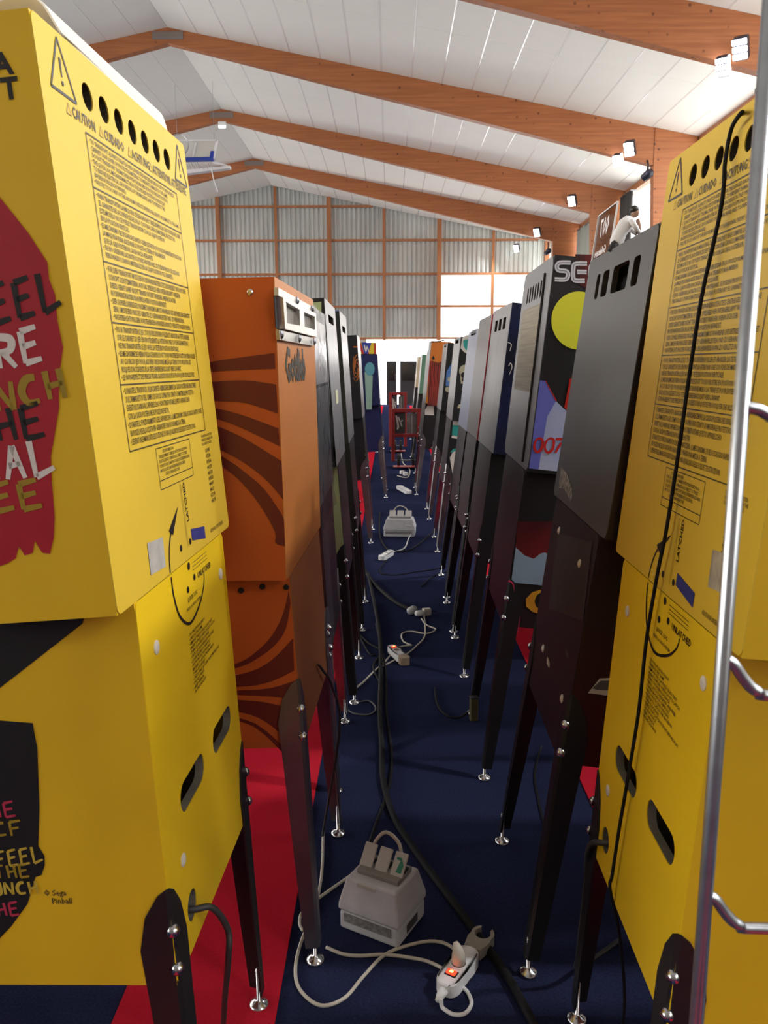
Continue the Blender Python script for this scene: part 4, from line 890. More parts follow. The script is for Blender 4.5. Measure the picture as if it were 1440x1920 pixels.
# ---- the other machines of the two rows
M_PGREEN = mat('pale_green_print', (0.45, 0.50, 0.24), 0.45)
M_BLUESTR = mat('blue_print', (0.10, 0.13, 0.36), 0.4)
M_NAVY = mat('navy_print', (0.012, 0.016, 0.075), 0.4)
M_TEAL = mat('teal_print', (0.03, 0.30, 0.26), 0.4)
M_BEIGE = mat('bone_beige_print', (0.42, 0.38, 0.26), 0.5)
M_OR2 = mat('bright_orange_print', (0.55, 0.16, 0.02), 0.4)
H3 = [rrect(-0.20, -0.10, 0.565, 0.62, 0.01), rrect(-0.05, 0.05, 0.565, 0.62, 0.01), rrect(0.10, 0.20, 0.565, 0.62, 0.01)]
HS = [rrect(-0.16, 0.16, 0.60, 0.635, 0.008)]
def mk(label, x, y, side, z, hh, hm, cm, pm_, lm, lean=4.5, leanc=5.0, holes=(), yaw=0.0, hw=0.655):
    ch = 0.52
    return pinball(label, x, y, side, yaw, z, hw, hh, lean, 0.545, ch, leanc, hm, cm, pm_, M_BLK, lm, GL if side < 0 else GR, holes, [], hd=0.25)
L3 = mk('black machine wrapped in clear plastic next to the orange machine', -0.236, 2.99, -1, 1.02, 0.665, M_BLK, mat('maroon_black_print', (0.10, 0.012, 0.010), 0.45, col2=(0.012, 0.01, 0.01), scale=3), M_GREYP, M_CHRLEG, 2.0, 3.0)
L4 = mk('silver-backed machine with pale green sides in a black frame', -0.226, 3.76, -1, 1.07, 0.690, M_PGREEN, M_PGREEN, M_SILVER, M_BLKLEG, 3.5, 4.0, HS)
L5 = mk('silver-backed machine with blue diagonal striped side', -0.226, 4.78, -1, 1.07, 0.705, M_BLUESTR, M_BLK, M_SILVER, M_BLKLEG, 3.5, 4.0, HS)
L6 = mk('black machine with orange curling flames on its side', -0.230, 7.12, -1, 1.06, 0.670, M_BLK, M_BLK, M_SILVER, M_CHRLEG, 3.5, 4.0)
L7 = mk('navy machine with a teal bubble and a yellow sunburst topper', -0.115, 9.55, -1, 1.05, 0.560, M_NAVY, M_NAVY, M_SILVER, M_CHRLEG, 3.0, 4.0)
L8 = mk('pale-backed machine just beyond the navy one', -0.165, 11.2, -1, 1.05, 0.60, M_BLK, M_BLK, mat('pale_panel', (0.55, 0.53, 0.48), 0.4), M_CHRLEG, 3.0, 4.0)
L9 = mk('pale machine with a yellow panel far down the orange row', -0.30, 14.5, -1, 1.05, 0.62, mat('cream_side', (0.50, 0.45, 0.28), 0.5), M_BLK, mat('pale_yellow_panel', (0.55, 0.50, 0.30), 0.4), M_BLKLEG, 3.0, 4.0)
L10 = mk('dark machine at the far end of the orange row', -0.32, 17.0, -1, 1.05, 0.62, M_BLK, M_BLK, M_GREYP, M_BLKLEG, 3.0, 4.0)

R4 = mk('brushed grey machine with three top vents and blue art beside the silver one', 0.468, 4.08, 1, 1.09, 0.675, mat('blue_black_print', (0.008, 0.012, 0.050), 0.35, col2=(0.006, 0.006, 0.010), scale=5), M_BLK, M_SILVER, M_BLKLEG, 6.0, 6.5, H3)
R5 = mk('dark grey machine with a thin red edge in the dark row', 0.468, 4.76, 1, 1.09, 0.665, M_BLK, M_BLK, mat('dark_brushed_panel', (0.16, 0.15, 0.15), 0.35, metal=0.5), M_BLKLEG, 6.0, 6.5)
R7 = mk('bluish grey machine before the one with green sports art', 0.474, 5.46, 1, 1.08, 0.63, M_BLK, M_BLK, mat('bluish_panel', (0.25, 0.27, 0.36), 0.35, metal=0.4), M_BLKLEG, 6.0, 6.5, HS)
R8 = mk('silver-backed machine with white, green and bone-coloured art', 0.478, 6.78, 1, 1.06, 0.645, M_BLK, M_BLK, M_SILVER, M_CHRLEG, 5.5, 6.0, HS)
R9 = mk('black machine with a blue figure shape on its side', 0.478, 8.22, 1, 1.06, 0.635, M_BLK, M_BLK, M_SILVER, M_CHRLEG, 5.5, 6.0, HS)
R10 = mk('machine with orange upper side and tangled dark red art', 0.40, 9.76, 1, 1.06, 0.70, M_OR2, M_BLK, M_GREYP, M_CHRLEG, 5.0, 6.0)
R11 = mk('dark machine just behind the orange and red one', 0.44, 11.1, 1, 1.05, 0.62, M_NAVY, M_BLK, M_GREYP, M_BLKLEG, 5.0, 6.0)
R12 = mk('greenish-sided machine third from the far end of the dark row', 0.44, 13.2, 1, 1.05, 0.60, mat('green_side', (0.10, 0.22, 0.14), 0.5), M_BLK, M_SILVER, M_BLKLEG, 5.0, 6.0)
R13 = mk('pink-sided machine second from the far end of the dark row', 0.52, 15.0, 1, 1.05, 0.60, mat('pink_cream_side', (0.55, 0.36, 0.28), 0.5), M_BLK, M_SILVER, M_BLKLEG, 5.0, 6.0)
R14 = mk('cream machine at the far end of the dark row', 0.50, 17.0, 1, 1.05, 0.60, mat('cream_print', (0.55, 0.46, 0.30), 0.5), M_BLK, mat('cream_panel', (0.55, 0.50, 0.38), 0.4), M_BLKLEG, 5.0, 6.0)

def zl(px, py): return (560 + px / 7.2, 540 + py / 7.2)      # side art of the orange row
def zr(px, py): return (760 + px / 7.2, 600 + py / 7.2)      # side art of the dark row
def art(q, part, lst, m, zf, lift=1, name='side_print'):
    par, f = (q.head, q.hs) if part == 'h' else (q.cab, q.cs)
    for grp in ([[p_] for p_ in lst] if len(lst) <= 4 else [lst]):
        print_px(name, [[zf(*p) for p in poly] for poly in grp], m, par, f, lift * 0.001, 1, q.ns)
# L3
art(L3, 'h', [[(185, 865), (230, 860), (245, 1060), (200, 1060)]], mat('ochre_print', (0.45, 0.26, 0.03), 0.5), zl)
art(L3, 'h', [[(100, 1240), (260, 1200), (290, 1584), (130, 1640)]], M_MAR, zl)
bm = B(); prev = None
for i in range(13):
    z = 0.66 - i * 0.062; ro = []
    for k in range(9):
        yy = -0.31 + k * 0.0775; ro.append(bm.verts.new((0.008 + 0.006 * math.sin(k * 2.1 + i * 1.3) + 0.004 * math.sin(i * 2.7 + k), yy, z)))
    if prev:
        for k in range(8): bm.faces.new((prev[k], prev[k + 1], ro[k + 1], ro[k]))
    prev = ro
obj('plastic_wrap', bm, glass_mat('clear_plastic_film', (0.78, 0.78, 0.80), 0.22, 0.22), L3.head, smooth=True)
obj('vent_plate', box(B(), 0.001, 0.004, -0.28, 0.28, 0.40, 0.62), M_ALU, L3.head)
obj('vent_plate_edge', box(B(), 0.004, 0.006, -0.28, 0.28, 0.395, 0.405), M_DARK, L3.head)
# L4 : black frame around pale green
w_ = L4.hw / 2 + 0.001
fr_ = [[(-0.25, 0.675), (0.0, 0.675), (0.0, 0.69), (-0.25, 0.69)], [(-0.055, 0), (-0.001, 0), (-0.001, 0.675), (-0.012, 0.675)]]
flat('black_frame', fr_, M_INK, L4.head, lambda x, z: (x, -w_, z))
flat('black_blot', [circ(-0.06, 0.16, 0.04, 0.06), circ(-0.05, 0.06, 0.05, 0.05)], M_INK, L4.head, lambda x, z: (x, -w_, z))
flat('pale_sticker', [[(-0.10, 0.25), (0.08, 0.25), (0.08, 0.31), (-0.10, 0.31)]], mat('pale_yellow_label', (0.55, 0.55, 0.35), 0.5), L4.head, lambda y, z: (0.0016, y, z))
# L5 diagonal stripes
w_ = L5.hw / 2 + 0.001
flat('diagonal_stripe', [[(-0.24, 0.02 + 0.028 * i), (-0.025, 0.12 + 0.028 * i), (-0.025, 0.130 + 0.028 * i), (-0.24, 0.030 + 0.028 * i)] for i in range(20) if 0.130 + 0.028 * i < 0.69], mat('dark_blue_stripe', (0.03, 0.04, 0.15), 0.4), L5.head, lambda x, z: (x, -w_, z))
flat('black_edge', [[(-0.022, 0), (0, 0), (0, 0.70), (-0.022, 0.70)]], M_INK, L5.head, lambda x, z: (x, -w_ , z))
# L6 flames
cx = lambda a, r, k: (782 + r * math.cos(a) * k, 1080 + r * 3.6 * math.sin(a))
for s_ in (0, 1.6, 3.2, 4.8):
    art(L6, 'h', strokes([[cx(a * 0.5 + s_, 18 + 5 * a, 0.9) for a in range(9)]], 9, sub=2), M_OR2, zl)
art(L6, 'h', [[(740, 788), (810, 788), (812, 802), (740, 804)]], M_OR2, zl)
def z5b(px, py): return (640 + px / 4.5, 560 + py / 4.5)
for st_ in ([(205, 1140), (225, 1200), (240, 1260), (220, 1330), (205, 1370)], [(200, 1230), (235, 1240), (222, 1300), (200, 1320)]):
    art(L6, 'c', strokes([st_], 14, sub=3), mat('flame_yellow', (0.5, 0.36, 0.03), 0.5), z5b)
# L7
art(L7, 'h', [circ(960, 1095, 66, 92, 24)], mat('teal_blue_print', (0.10, 0.30, 0.36), 0.4), zl, 2)
art(L7, 'h', [[(890, 1130), (1000, 1190), (985, 1640), (915, 1640)]], mat('sea_green_print', (0.26, 0.40, 0.32), 0.4), zl)
tp = empty('sunburst_topper', L7.MH @ Vector((-0.125, 0, 0.568)), 0); tag(tp, 'yellow, red and blue sunburst topper box standing on the navy machine', 'topper')
obj('topper_box', box(B(), -0.11, 0.11, -0.26, 0.26, 0, 0.125), mat('topper_yellow', (0.70, 0.48, 0.03), 0.4), tp)
tpp = lambda x, z: (x, -0.2615, z)
flat('topper_rays', [[(-0.11, 0.125), (-0.06, 0.125), (-0.02, 0.0), (-0.04, 0)], [(0.02, 0.125), (0.05, 0.125), (0.03, 0.0), (0.02, 0)], [(0.09, 0.125), (0.11, 0.1), (0.11, 0.0), (0.09, 0)]], mat('topper_red', (0.45, 0.02, 0.03), 0.4), tp, tpp)
flat('topper_panel', [[(-0.05, 0.125), (0.06, 0.125), (0.02, 0.0), (-0.02, 0.0)]], mat('topper_blue', (0.03, 0.04, 0.30), 0.4), tp, lambda x, z: (x, -0.2620, z))
flat('topper_mark', strokes([[(-0.02, 0.10), (0.0, 0.02), (0.012, 0.085), (0.03, 0.02)]], 0.014, sub=2), M_WHITEP, tp, lambda x, z: (x, -0.2626, z))
# R4 .. R10
art(R4, 'h', strokes([[(1395, 620), (1420, 580), (1440, 640), (1400, 740)], [(1380, 300), (1430, 330), (1410, 420)]], 12, sub=3), M_WHITEP, zr)
flat('red_edge', [[(-0.004, 0), (0.0, 0), (0.0, 0.66), (-0.004, 0.66)]], mat('red_edge_trim', (0.40, 0.02, 0.03), 0.4), R5.head, lambda x, z: (x, R5.hw / 2 + 0.001, z))
bm = B(); tube(bm, [(0.002, R5.hw / 2, 0.0), (0.002, R5.hw / 2, 0.66)], 0.004, 6); obj('red_trim', bm, MATS['red_edge_trim'], R5.head)
art(R8, 'h', [[(745, 380), (770, 240), (830, 200), (920, 215), (930, 440), (880, 490), (790, 430)]], M_WHITEP, zr, 1)
art(R8, 'h', [[(780, 280), (800, 265), (930, 250), (930, 420), (820, 410), (785, 350)]], M_TEAL, zr, 2)
art(R8, 'h', [circ(800, 690, 75, 85, 20), [(735, 740), (850, 740), (820, 860), (750, 860)], [(720, 1140), (800, 1120), (790, 1190), (700, 1190)], [(760, 930), (810, 900), (830, 1060), (780, 1100)]], M_BEIGE, zr, 1)
art(R8, 'h', [circ(790, 745, 40, 42, 12), [(765, 790), (800, 780), (790, 830), (770, 830)]], M_INK, zr, 2)
art(R8, 'c', [[(640, 1360), (660, 1290), (770, 1350), (770, 1420), (640, 1420)], [(630, 1560), (760, 1560), (740, 1610), (620, 1590)], [(600, 1860), (640, 1780), (740, 1730), (730, 2200), (640, 2100)]], M_WHITEP, zr, 1)
art(R8, 'c', [[(640, 1420), (770, 1420), (765, 1550), (690, 1570), (628, 1550)], [(605, 1790), (640, 1745), (740, 1715), (735, 1735), (640, 1785)]], M_TEAL, zr, 2)
art(R9, 'h', [[(555, 700), (640, 560), (660, 560), (660, 890), (545, 890)]], mat('cartoon_blue', (0.09, 0.20, 0.46), 0.4), zr, 1)
art(R9, 'h', [circ(592, 800, 24, 30, 12), circ(570, 935, 32, 38, 12)], M_BEIGE, zr, 2)
art(R10, 'h', [[(300, 560), (360, 550), (440, 580), (500, 560), (500, 1160), (300, 1160)]], mat('dark_red_tangle', (0.22, 0.025, 0.012), 0.5, col2=(0.03, 0.008, 0.006), scale=10, stretch=(1, 1, 0.3)), zr, 1)
art(R10, 'h', strokes([[(330 + 28 * k, 560), (320 + 24 * k + 12 * (k % 2), 760), (340 + 26 * k, 950), (325 + 24 * k, 1140)] for k in range(6)], 9, sub=4), mat('red_tangle', (0.36, 0.03, 0.02), 0.5), zr, 2)
art(R10, 'h', [[(355, 520), (378, 480), (400, 525), (380, 540)]], M_INK, zr, 2)
art(R10, 'h', [[(290, 285), (545, 265), (545, 280), (290, 300)]], M_INK, zr, 2)

# ------------------------------------------------------------------ wire rack in front
RX, RY = 0.232, 0.55
rk = empty('wire_rack', (RX, RY, 0)); tag(rk, 'galvanised wire rack upright with bent hooks, close in front at the edge', 'wire rack')
def rod(name, pts, r=0.0045, m=M_STEEL, par=None, n=10): 
    bm = B(); tube(bm, pts, r, n); return obj(name, bm, m, par or rk, smooth=True)
rod('upright', [(0, 0, 0.012), (0, 0, 1.0), (0, 0, 2.0)], 0.0052)
rod('upright', [(0.42, 0.0, 0.012), (0.42, 0, 1.0), (0.42, 0, 2.0)], 0.0052)
zt = 1.462
k = 0
while zt > 0.15:
    if k == 0: rod('rung', smooth_path([(0.002, 0, zt), (0.012, 0, zt - 0.002), (0.022, 0, zt - 0.006), (0.05, 0, zt - 0.006), (0.37, 0, zt - 0.006), (0.405, 0, zt - 0.002), (0.418, 0, zt)], 4), 0.0042)
    else: rod('rung', smooth_path([(0.002, 0, zt + 0.008), (0.008, 0, zt + 0.004), (0.016, 0, zt - 0.007), (0.026, 0, zt - 0.016), (0.045, 0, zt - 0.019), (0.2, 0, zt - 0.019), (0.375, 0, zt - 0.019), (0.394, 0, zt - 0.016), (0.404, 0, zt - 0.007), (0.412, 0, zt + 0.004), (0.418, 0, zt + 0.008)], 4), 0.0042)
    zt -= 0.183; k += 1
rod('top_bar', [(0, 0, 2.0), (0.42, 0, 2.0)], 0.0052)
for x in (0, 0.42): rod('foot_bar', smooth_path([(x, -0.22, 0.008), (x, -0.05, 0.008), (x, 0.0, 0.012), (x, 0.05, 0.008), (x, 0.22, 0.008)], 3), 0.0065)

# ------------------------------------------------------------------ cables, boxes, power strips
def floor_path(pix, r, lift=0.0, sub=6):
    return smooth_path([gp(px, py, r) + Vector((0, 0, (p[2] if False else 0) + lift)) for p in pix for px, py in (p[:2],)], sub)
def cable(label, pix, r=0.004, m=M_BLKCABLE, heights=None, cat='cable'):
    pts = []
    for i, p in enumerate(pix):
        h = (heights[i] if heights else 0.0) + r
        if abs(p[1]) < 200: pts.append(Vector(p)); continue
        pts.append(gp(p[0], p[1], h))
    pts = [Vector((p.x, p.y, max(p.z, r))) for p in smooth_path(pts, 6)]
    bm = B(); tube(bm, pts, r, 8); return tag(obj('cable', bm, m, smooth=True), label, cat, 'cables on the aisle floor')
cable('thick black cable running along the middle of the aisle past the grey box', [(690, 1075), (700, 1120), (712, 1190), (714, 1260), (712, 1330), (716, 1400), (718, 1460), (738, 1530), (775, 1590), (830, 1665), (890, 1745), (945, 1820), (985, 1890), (1010, 1940)], 0.011)
cable('second black cable lying against the thick one in mid aisle', [(705, 1170), (722, 1250), (724, 1330), (734, 1410), (731, 1465), (720, 1505), (700, 1560), (688, 1600)], 0.006)
cable('black cable crossing by the bent power strip', [(660, 1175), (690, 1205), (716, 1222), (700, 1250), (716, 1290), (712, 1330)], 0.006)
cable('thick black cable crossing the aisle to the clear plugs', [(655, 1000), (672, 1050), (703, 1095), (740, 1128), (768, 1142)], 0.012)
cable('cream cable looping from under the grey box round to the power strip', [(660, 1640), (620, 1668), (590, 1690), (566, 1712), (562, 1732), (568, 1745)], 0.0045, M_CREAM)
cable('wide cream cable loop on the floor ending in the power strip plug', [(606, 1560), (603, 1640), (590, 1702), (565, 1765), (554, 1815), (562, 1855), (600, 1885), (645, 1872), (682, 1830), (722, 1790), (775, 1770), (822, 1766), (850, 1778), (862, 1796)], 0.0045, M_CREAM, [0.0] * 12 + [0.015, 0.03])
cable('cream cable stretched between the steel leg and the power strip', [(612, 1776), (640, 1788), (672, 1792), (720, 1790), (765, 1795), (810, 1806), (846, 1826)], 0.0045, M_CREAM, [0] * 6 + [0.015])
cable('white cable curl at the end of the power strip', [(827, 1872), (830, 1890), (850, 1902), (872, 1900), (884, 1882), (878, 1862), (868, 1852)], 0.0048, M_WHITEPL, [0.02, 0, 0, 0, 0, 0, 0])
cable('pale cable curling from the clear plugs', [(790, 1160), (800, 1172), (817, 1180), (800, 1188), (772, 1184), (754, 1188), (756, 1202), (772, 1210)], 0.0045, M_CREAM)
cable('pale cable running diagonally across to the machine legs', [(772, 1210), (745, 1215), (722, 1240), (700, 1260), (680, 1280), (662, 1294)], 0.0045, M_CREAM)
cable('thin grey cable beside the red-lit bent strip', [(795, 1150), (797, 1190), (782, 1210), (760, 1228), (735, 1240), (712, 1252)], 0.004, M_CREAM)
cable('thin dark cable loop by the chrome foot of the black machine', [(668, 1318), (690, 1314), (702, 1322), (704, 1332), (690, 1340), (665, 1338), (650, 1330)], 0.004, mat('dark_grey_cable', (0.09, 0.09, 0.09), 0.5))
cable('black loop of cable under the dark row', [(815, 1290), (820, 1320), (835, 1340), (858, 1345), (880, 1332), (895, 1310)], 0.005)
cable('thin black cable crossing in front of the second grey box', [(640, 1030), (652, 1085), (668, 1170), (690, 1222), (705, 1228)], 0.005)
cable('black cable under the second grey box', [(712, 960), (712, 1000), (722, 1025), (740, 1034), (770, 1030), (800, 1008), (822, 985)], 0.006)
cable('pale cable from the second grey box to a small strip', [(762, 985), (775, 992), (766, 1010), (758, 1028), (735, 1036)], 0.005, M_WHITEPL, [0.12, 0.06, 0.01, 0, 0])
cable('dark cable wandering between the strips in mid aisle', [(725, 1050), (712, 1072), (740, 1078), (780, 1072), (810, 1068), (836, 1062)], 0.004)
cable('far pale cable beneath the red trolleys', [(752, 850), (756, 868), (768, 880), (764, 895), (745, 892)], 0.007, M_CREAM)
cable('black cable lying from the second box to the dark row', [(790, 1100), (806, 1085), (822, 1076), (838, 1072)], 0.004)
cable('thin black cord drooping beside the charcoal machine legs', [(1015, 1400), (1003, 1450), (1010, 1500), (1026, 1560), (1050, 1590)], 0.004)
# cable hanging down the back of the yellow machine
hp = lambda px, py, off: (lambda inv, o, d: (Y1R.MH @ (o + d * ((off - o.x) / d.x))))(None, Y1R.MH.inverted() @ EYE, Y1R.MH.inverted().to_3x3() @ ray(px, py))
pts = [Y1R.MH @ Vector((-0.10, -0.06, 0.81)), Y1R.MH @ Vector((-0.03, -0.06, 0.809))] + [hp(px, py, 0.014) for px, py in ((1392, 210), (1372, 240), (1360, 300), (1357, 350), (1350, 400), (1337, 460), (1315, 560), (1293, 700), (1272, 850), (1250, 990), (1232, 1080))]
pts += [(lambda o, d: Y1R.MC @ (o + d * ((0.014 - o.x) / d.x)))(Y1R.MC.inverted() @ EYE, Y1R.MC.inverted().to_3x3() @ ray(px, py)) for px, py in ((1212, 1200), (1198, 1330), (1182, 1430), (1172, 1490), (1160, 1560), (1148, 1640), (1144, 1668))]
last = pts[-1]; pts += [last + Vector((0.03, 0.02, -0.12)), Vector((last.x + 0.05, last.y + 0.03, 0.16)), Vector((last.x + 0.02, last.y + 0.06, 0.006)), Vector((last.x - 0.1, last.y + 0.15, 0.005))]
bm = B(); tube(bm, smooth_path(pts, 5), 0.0034, 8); tag(obj('cable', bm, M_BLKCABLE, smooth=True), 'thin black cable hanging down the back of the racked yellow machine', 'cable')
# mains leads leaving the cord holes
def lead(label, q, pix_local, pts_floor, r=0.006, m=mat('grey_mains_lead', (0.035, 0.035, 0.035), 0.5)):
    P = [q.MC @ Vector(p) for p in pix_local] + [Vector(p) for p in pts_floor]
    bm = B(); tube(bm, smooth_path(P, 6), r, 8); tag(obj('cable', bm, m, smooth=True), label, 'cable')
lead('grey mains lead drooping from the round hole of the lettered yellow machine', Y1L, [(-0.05, -0.165, -0.585), (0.0, -0.163, -0.590), (0.03, -0.145, -0.600), (0.048, -0.125, -0.66)], [gp(428, 1800, 0.42), gp(420, 1900, 0.2), gp(424, 1960, 0.006), gp(480, 1960, 0.006)])
lead('dark mains lead drooping from the racked yellow machine', Y1R, [(-0.05, -0.162, -0.583), (0.0, -0.164, -0.592), (0.014, -0.195, -0.612), (0.012, -0.235, -0.66)], [(0.455, 1.745, 0.30), (0.45, 1.765, 0.10), (0.47, 1.83, 0.007), (0.60, 1.93, 0.007)])
lead('thin brown lead hanging below the orange machine', OR, [(0.006, 0.02, -0.33), (0.010, 0.06, -0.36), (0.02, 0.16, -0.45), (0.03, 0.2, -0.6)], [gp(606, 1560, 0.02), gp(604, 1600, 0.005)], 0.004)

def transformer(label, corners, h1, h2, inset, full):
    """grey step-down box: base tray, tapered hood, socket flaps on top"""
    c = sum(corners, Vector()) / 4
    ex = (corners[1] - corners[0]); ey = (corners[3] - corners[0]); w, d = ex.length, ey.length
    rz = math.atan2(ex.y, ex.x)
    t = empty('transformer_box', (c.x, c.y, 0), rz); tag(t, label, 'transformer')
    bm = B(); box(bm, -w / 2, w / 2, -d / 2, d / 2, 0.004, h1); obj('base_tray', bevel(bm, 0.008), M_GREYPL, t)
    bm = B(); z0, z1 = h1 + 0.002, h2; a, b = w / 2 + 0.003, d / 2 + 0.003; ia, ib = w / 2 - inset, d / 2 - inset
    v = [bm.verts.new(p) for p in ((-a, -b, z0), (a, -b, z0), (a, b, z0), (-a, b, z0), (-a, -b, z0 + 0.018), (a, -b, z0 + 0.018), (a, b, z0 + 0.018), (-a, b, z0 + 0.018), (-ia, -ib, z1), (ia, -ib, z1), (ia, ib, z1), (-ia, ib, z1))]
    for i in range(4):
        j = (i + 1) % 4; bm.faces.new((v[i], v[j], v[4 + j], v[4 + i])); bm.faces.new((v[4 + i], v[4 + j], v[8 + j], v[8 + i]))
    bm.faces.new(v[3::-1]); bm.faces.new(v[8:12]); obj('hood', bevel(bm, 0.006), M_GREYPL, t)
    obj('label_strip', box(B(), -w / 2 + 0.015, w / 2 - 0.02, -d / 2 - 0.0015, -d / 2 + 0.001, h1 * 0.5, h1 * 0.92), mat('scuffed_dark_label', (0.13, 0.125, 0.12), 0.6, col2=(0.28, 0.27, 0.26), scale=90), t)
    obj('side_label', box(B(), w / 2 - 0.001, w / 2 + 0.0015, -0.03, 0.03, h1 * 0.35, h1 * 0.75), mat('dark_rating_plate', (0.06, 0.06, 0.06), 0.5), t)
    # socket well with three raised flaps
    obj('socket_well', bevel(box(B(), -ia * 0.80, ia * 0.88, -ib * 0.55, ib * 0.70, z1 - 0.002, z1 + 0.014), 0.004), mat('darker_grey_plastic', (0.24, 0.225, 0.21), 0.5), t)
    for i in range(3):
        x = -ia * 0.58 + i * ia * 0.62
        f = obj('socket_flap', bevel(box(B(), x - ia * 0.25, x + ia * 0.25, -0.003, 0.003, 0, 0.062), 0.002, 1), mat('pale_grey_flap', (0.50, 0.48, 0.45), 0.5), t, loc=(0, -ib * 0.25, z1 + 0.012), rot=(R(-38), 0, 0))
        if i == 2 and full: flat('green_mark', [[(x - 0.004, 0.010), (x + 0.012, 0.010), (x + 0.014, 0.030), (x + 0.004, 0.048), (x - 0.010, 0.048), (x - 0.010, 0.042), (x + 0.002, 0.040)]], mat('green_ink', (0.03, 0.24, 0.16), 0.5), f, lambda u, z: (u, -0.0036, z))
        obj('socket', bevel(box(B(), x - ia * 0.22, x + ia * 0.22, ib * 0.02, ib * 0.45, z1 + 0.014, z1 + 0.020), 0.002, 1), M_DARK, t)
    bm = B(); box(bm, -ia * 0.55, ia * 0.25, -ib - 0.004, -ib + 0.012, z1 - 0.018, z1 - 0.004); obj('carry_lip', bevel(bm, 0.003), mat('pale_grey_flap', (0.5, 0.48, 0.45)), t)
    bm = B(); tube(bm, smooth_path([(-ia * 0.45, ib * 0.3, z1 + 0.02), (-ia * 0.5, ib * 0.35, z1 + 0.06), (-ia * 0.1, ib * 0.5, z1 + 0.098), (ia * 0.45, ib * 0.5, z1 + 0.075), (ia * 0.62, ib * 0.35, z1 + 0.02)], 6), 0.005, 8); obj('handle_lead', bm, M_CREAM, t, smooth=True)
    return t
A, Bc, Cc = gp(628, 1737), gp(737, 1779), gp(806, 1722)
transformer('grey plastic step-down box with socket flaps on the floor near the power strip', [A, Bc, Bc + (Cc - Bc), A + (Cc - Bc)], 0.058, 0.150, 0.014, True)
b0 = gp(748, 1008); ang = R(-6)
e1, e2 = Vector((math.cos(ang), math.sin(ang), 0)) * 0.27, Vector((-math.sin(ang), math.cos(ang), 0)) * 0.20
transformer('second grey step-down box farther down the aisle', [b0 - e1 / 2, b0 + e1 / 2, b0 + e1 / 2 + e2, b0 - e1 / 2 + e2], 0.06, 0.160, 0.022, False)

def power_strip(label, p0, p1, w, lit=True, body=M_WHITEPL, end=True, z0=0.0, sockets=1):
    """compact multi-socket lead end from p0 (switch end) to p1"""
    d = p1 - p0; L = d.length; t = empty('power_strip', (p0.x, p0.y, z0), math.atan2(d.y, d.x)); tag(t, label, 'power strip')
    bm = B(); slab(bm, rrect(0, L, -w / 2, w / 2, w * 0.42, 6), (), 0.004, 0.040, 'z'); obj('strip_body', bevel(bm, 0.003, 1), body, t)
    if lit:
        obj('switch_frame', bevel(box(B(), L * 0.20, L * 0.20 + 0.022, -0.015, 0.015, 0.039, 0.042), 0.001, 1), M_DARK, t)
        obj('rocker_switch', bevel(box(B(), L * 0.20 + 0.003, L * 0.20 + 0.019, -0.012, 0.012, 0.041, 0.0455), 0.0015, 1), mat('lit_red_switch', (0.5, 0.01, 0.01), 0.3, emit=(1.0, 0.03, 0.01), estr=2.2), t)
        bm = B(); box(bm, L * 0.20 + 0.008, L * 0.20 + 0.014, -0.004, 0.004, 0.0455, 0.0462); obj('neon_spot', bm, mat('neon_glow', (1, 0.5, 0.1), 0.3, emit=(1.0, 0.45, 0.05), estr=7), t)
    for i in range(sockets):
        x = L * (0.52 + 0.30 * i)
        bm = B(); lathe(bm, [(0.021, 0.040), (0.021, 0.043), (0.018, 0.043), (0.018, 0.0395)], 18, Matrix.Translation((x, 0, 0))); obj('socket_ring', bm, body, t)
        bm = B(); lathe(bm, [(0.0185, 0.0402), (0.0185, 0.0412)], 18, Matrix.Translation((x, 0, 0))); obj('socket_face', bm, mat('socket_shadow', (0.16, 0.12, 0.09), 0.6), t)
    return t, L
ps, L_ = power_strip('white power strip with glowing red switch on the floor near the grey box', gp(831, 1873), gp(884, 1800), 0.056)
bm = B(); tube(bm, [(-0.03, 0, 0.016), (-0.012, 0, 0.02), (0.006, 0, 0.022)], [0.006, 0.011, 0.013], 10); obj('strain_relief', bm, M_WHITEPL, ps, smooth=True)
pl = empty('mains_plug', ps.location.copy(), ps.rotation_euler.z); tag(pl, 'cream plug pushed into the power strip with the red switch', 'plug')
bm = B(); tube(bm, [(L_ * 0.52, 0, 0.045), (L_ * 0.52, 0, 0.062), (L_ * 0.53, 0.004, 0.078), (L_ * 0.55, 0.012, 0.092)], [0.0175, 0.0175, 0.013, 0.006], 12); obj('plug_body', bm, M_CREAM, pl, smooth=True)
hk = empty('plug_adapter', ps.location.copy(), ps.rotation_euler.z); tag(hk, 'cream adapter with a forked end beside the power strip', 'adapter')
bm = B(); slab(bm, [(L_ + 0.002, -0.022), (L_ + 0.04, -0.030)] + [(L_ + 0.066 + 0.030 * math.cos(a), 0.030 * math.sin(a)) for a in [R(v) for v in range(-110, -28, 16)]] + [(L_ + 0.066 + 0.021 * math.cos(a), 0.021 * math.sin(a)) for a in [R(v) for v in range(-40, -321, -20)]] + [(L_ + 0.066 + 0.030 * math.cos(a), 0.030 * math.sin(a)) for a in [R(v) for v in range(30, 112, 16)]] + [(L_ + 0.04, 0.030), (L_ + 0.002, 0.022)], (), 0.006, 0.034, 'z'); obj('adapter_body', bm, mat('taupe_plastic', (0.30, 0.27, 0.22), 0.5), hk)
s2, L2_ = power_strip('bent white and brown power strip with a tiny red light in mid aisle', gp(733, 1222), gp(755, 1243), 0.050)
bm = B(); slab(bm, rrect(L2_ - 0.01, L2_ + 0.05, -0.026, 0.026, 0.02, 5), (), 0.004, 0.043, 'z'); obj('plug_end', bm, mat('brown_plug', (0.30, 0.22, 0.15), 0.5), s2)
s3, _l = power_strip('small pale power strip just before the second grey box', gp(714, 1052), gp(734, 1040), 0.055, False, M_WHITEPL, sockets=2)
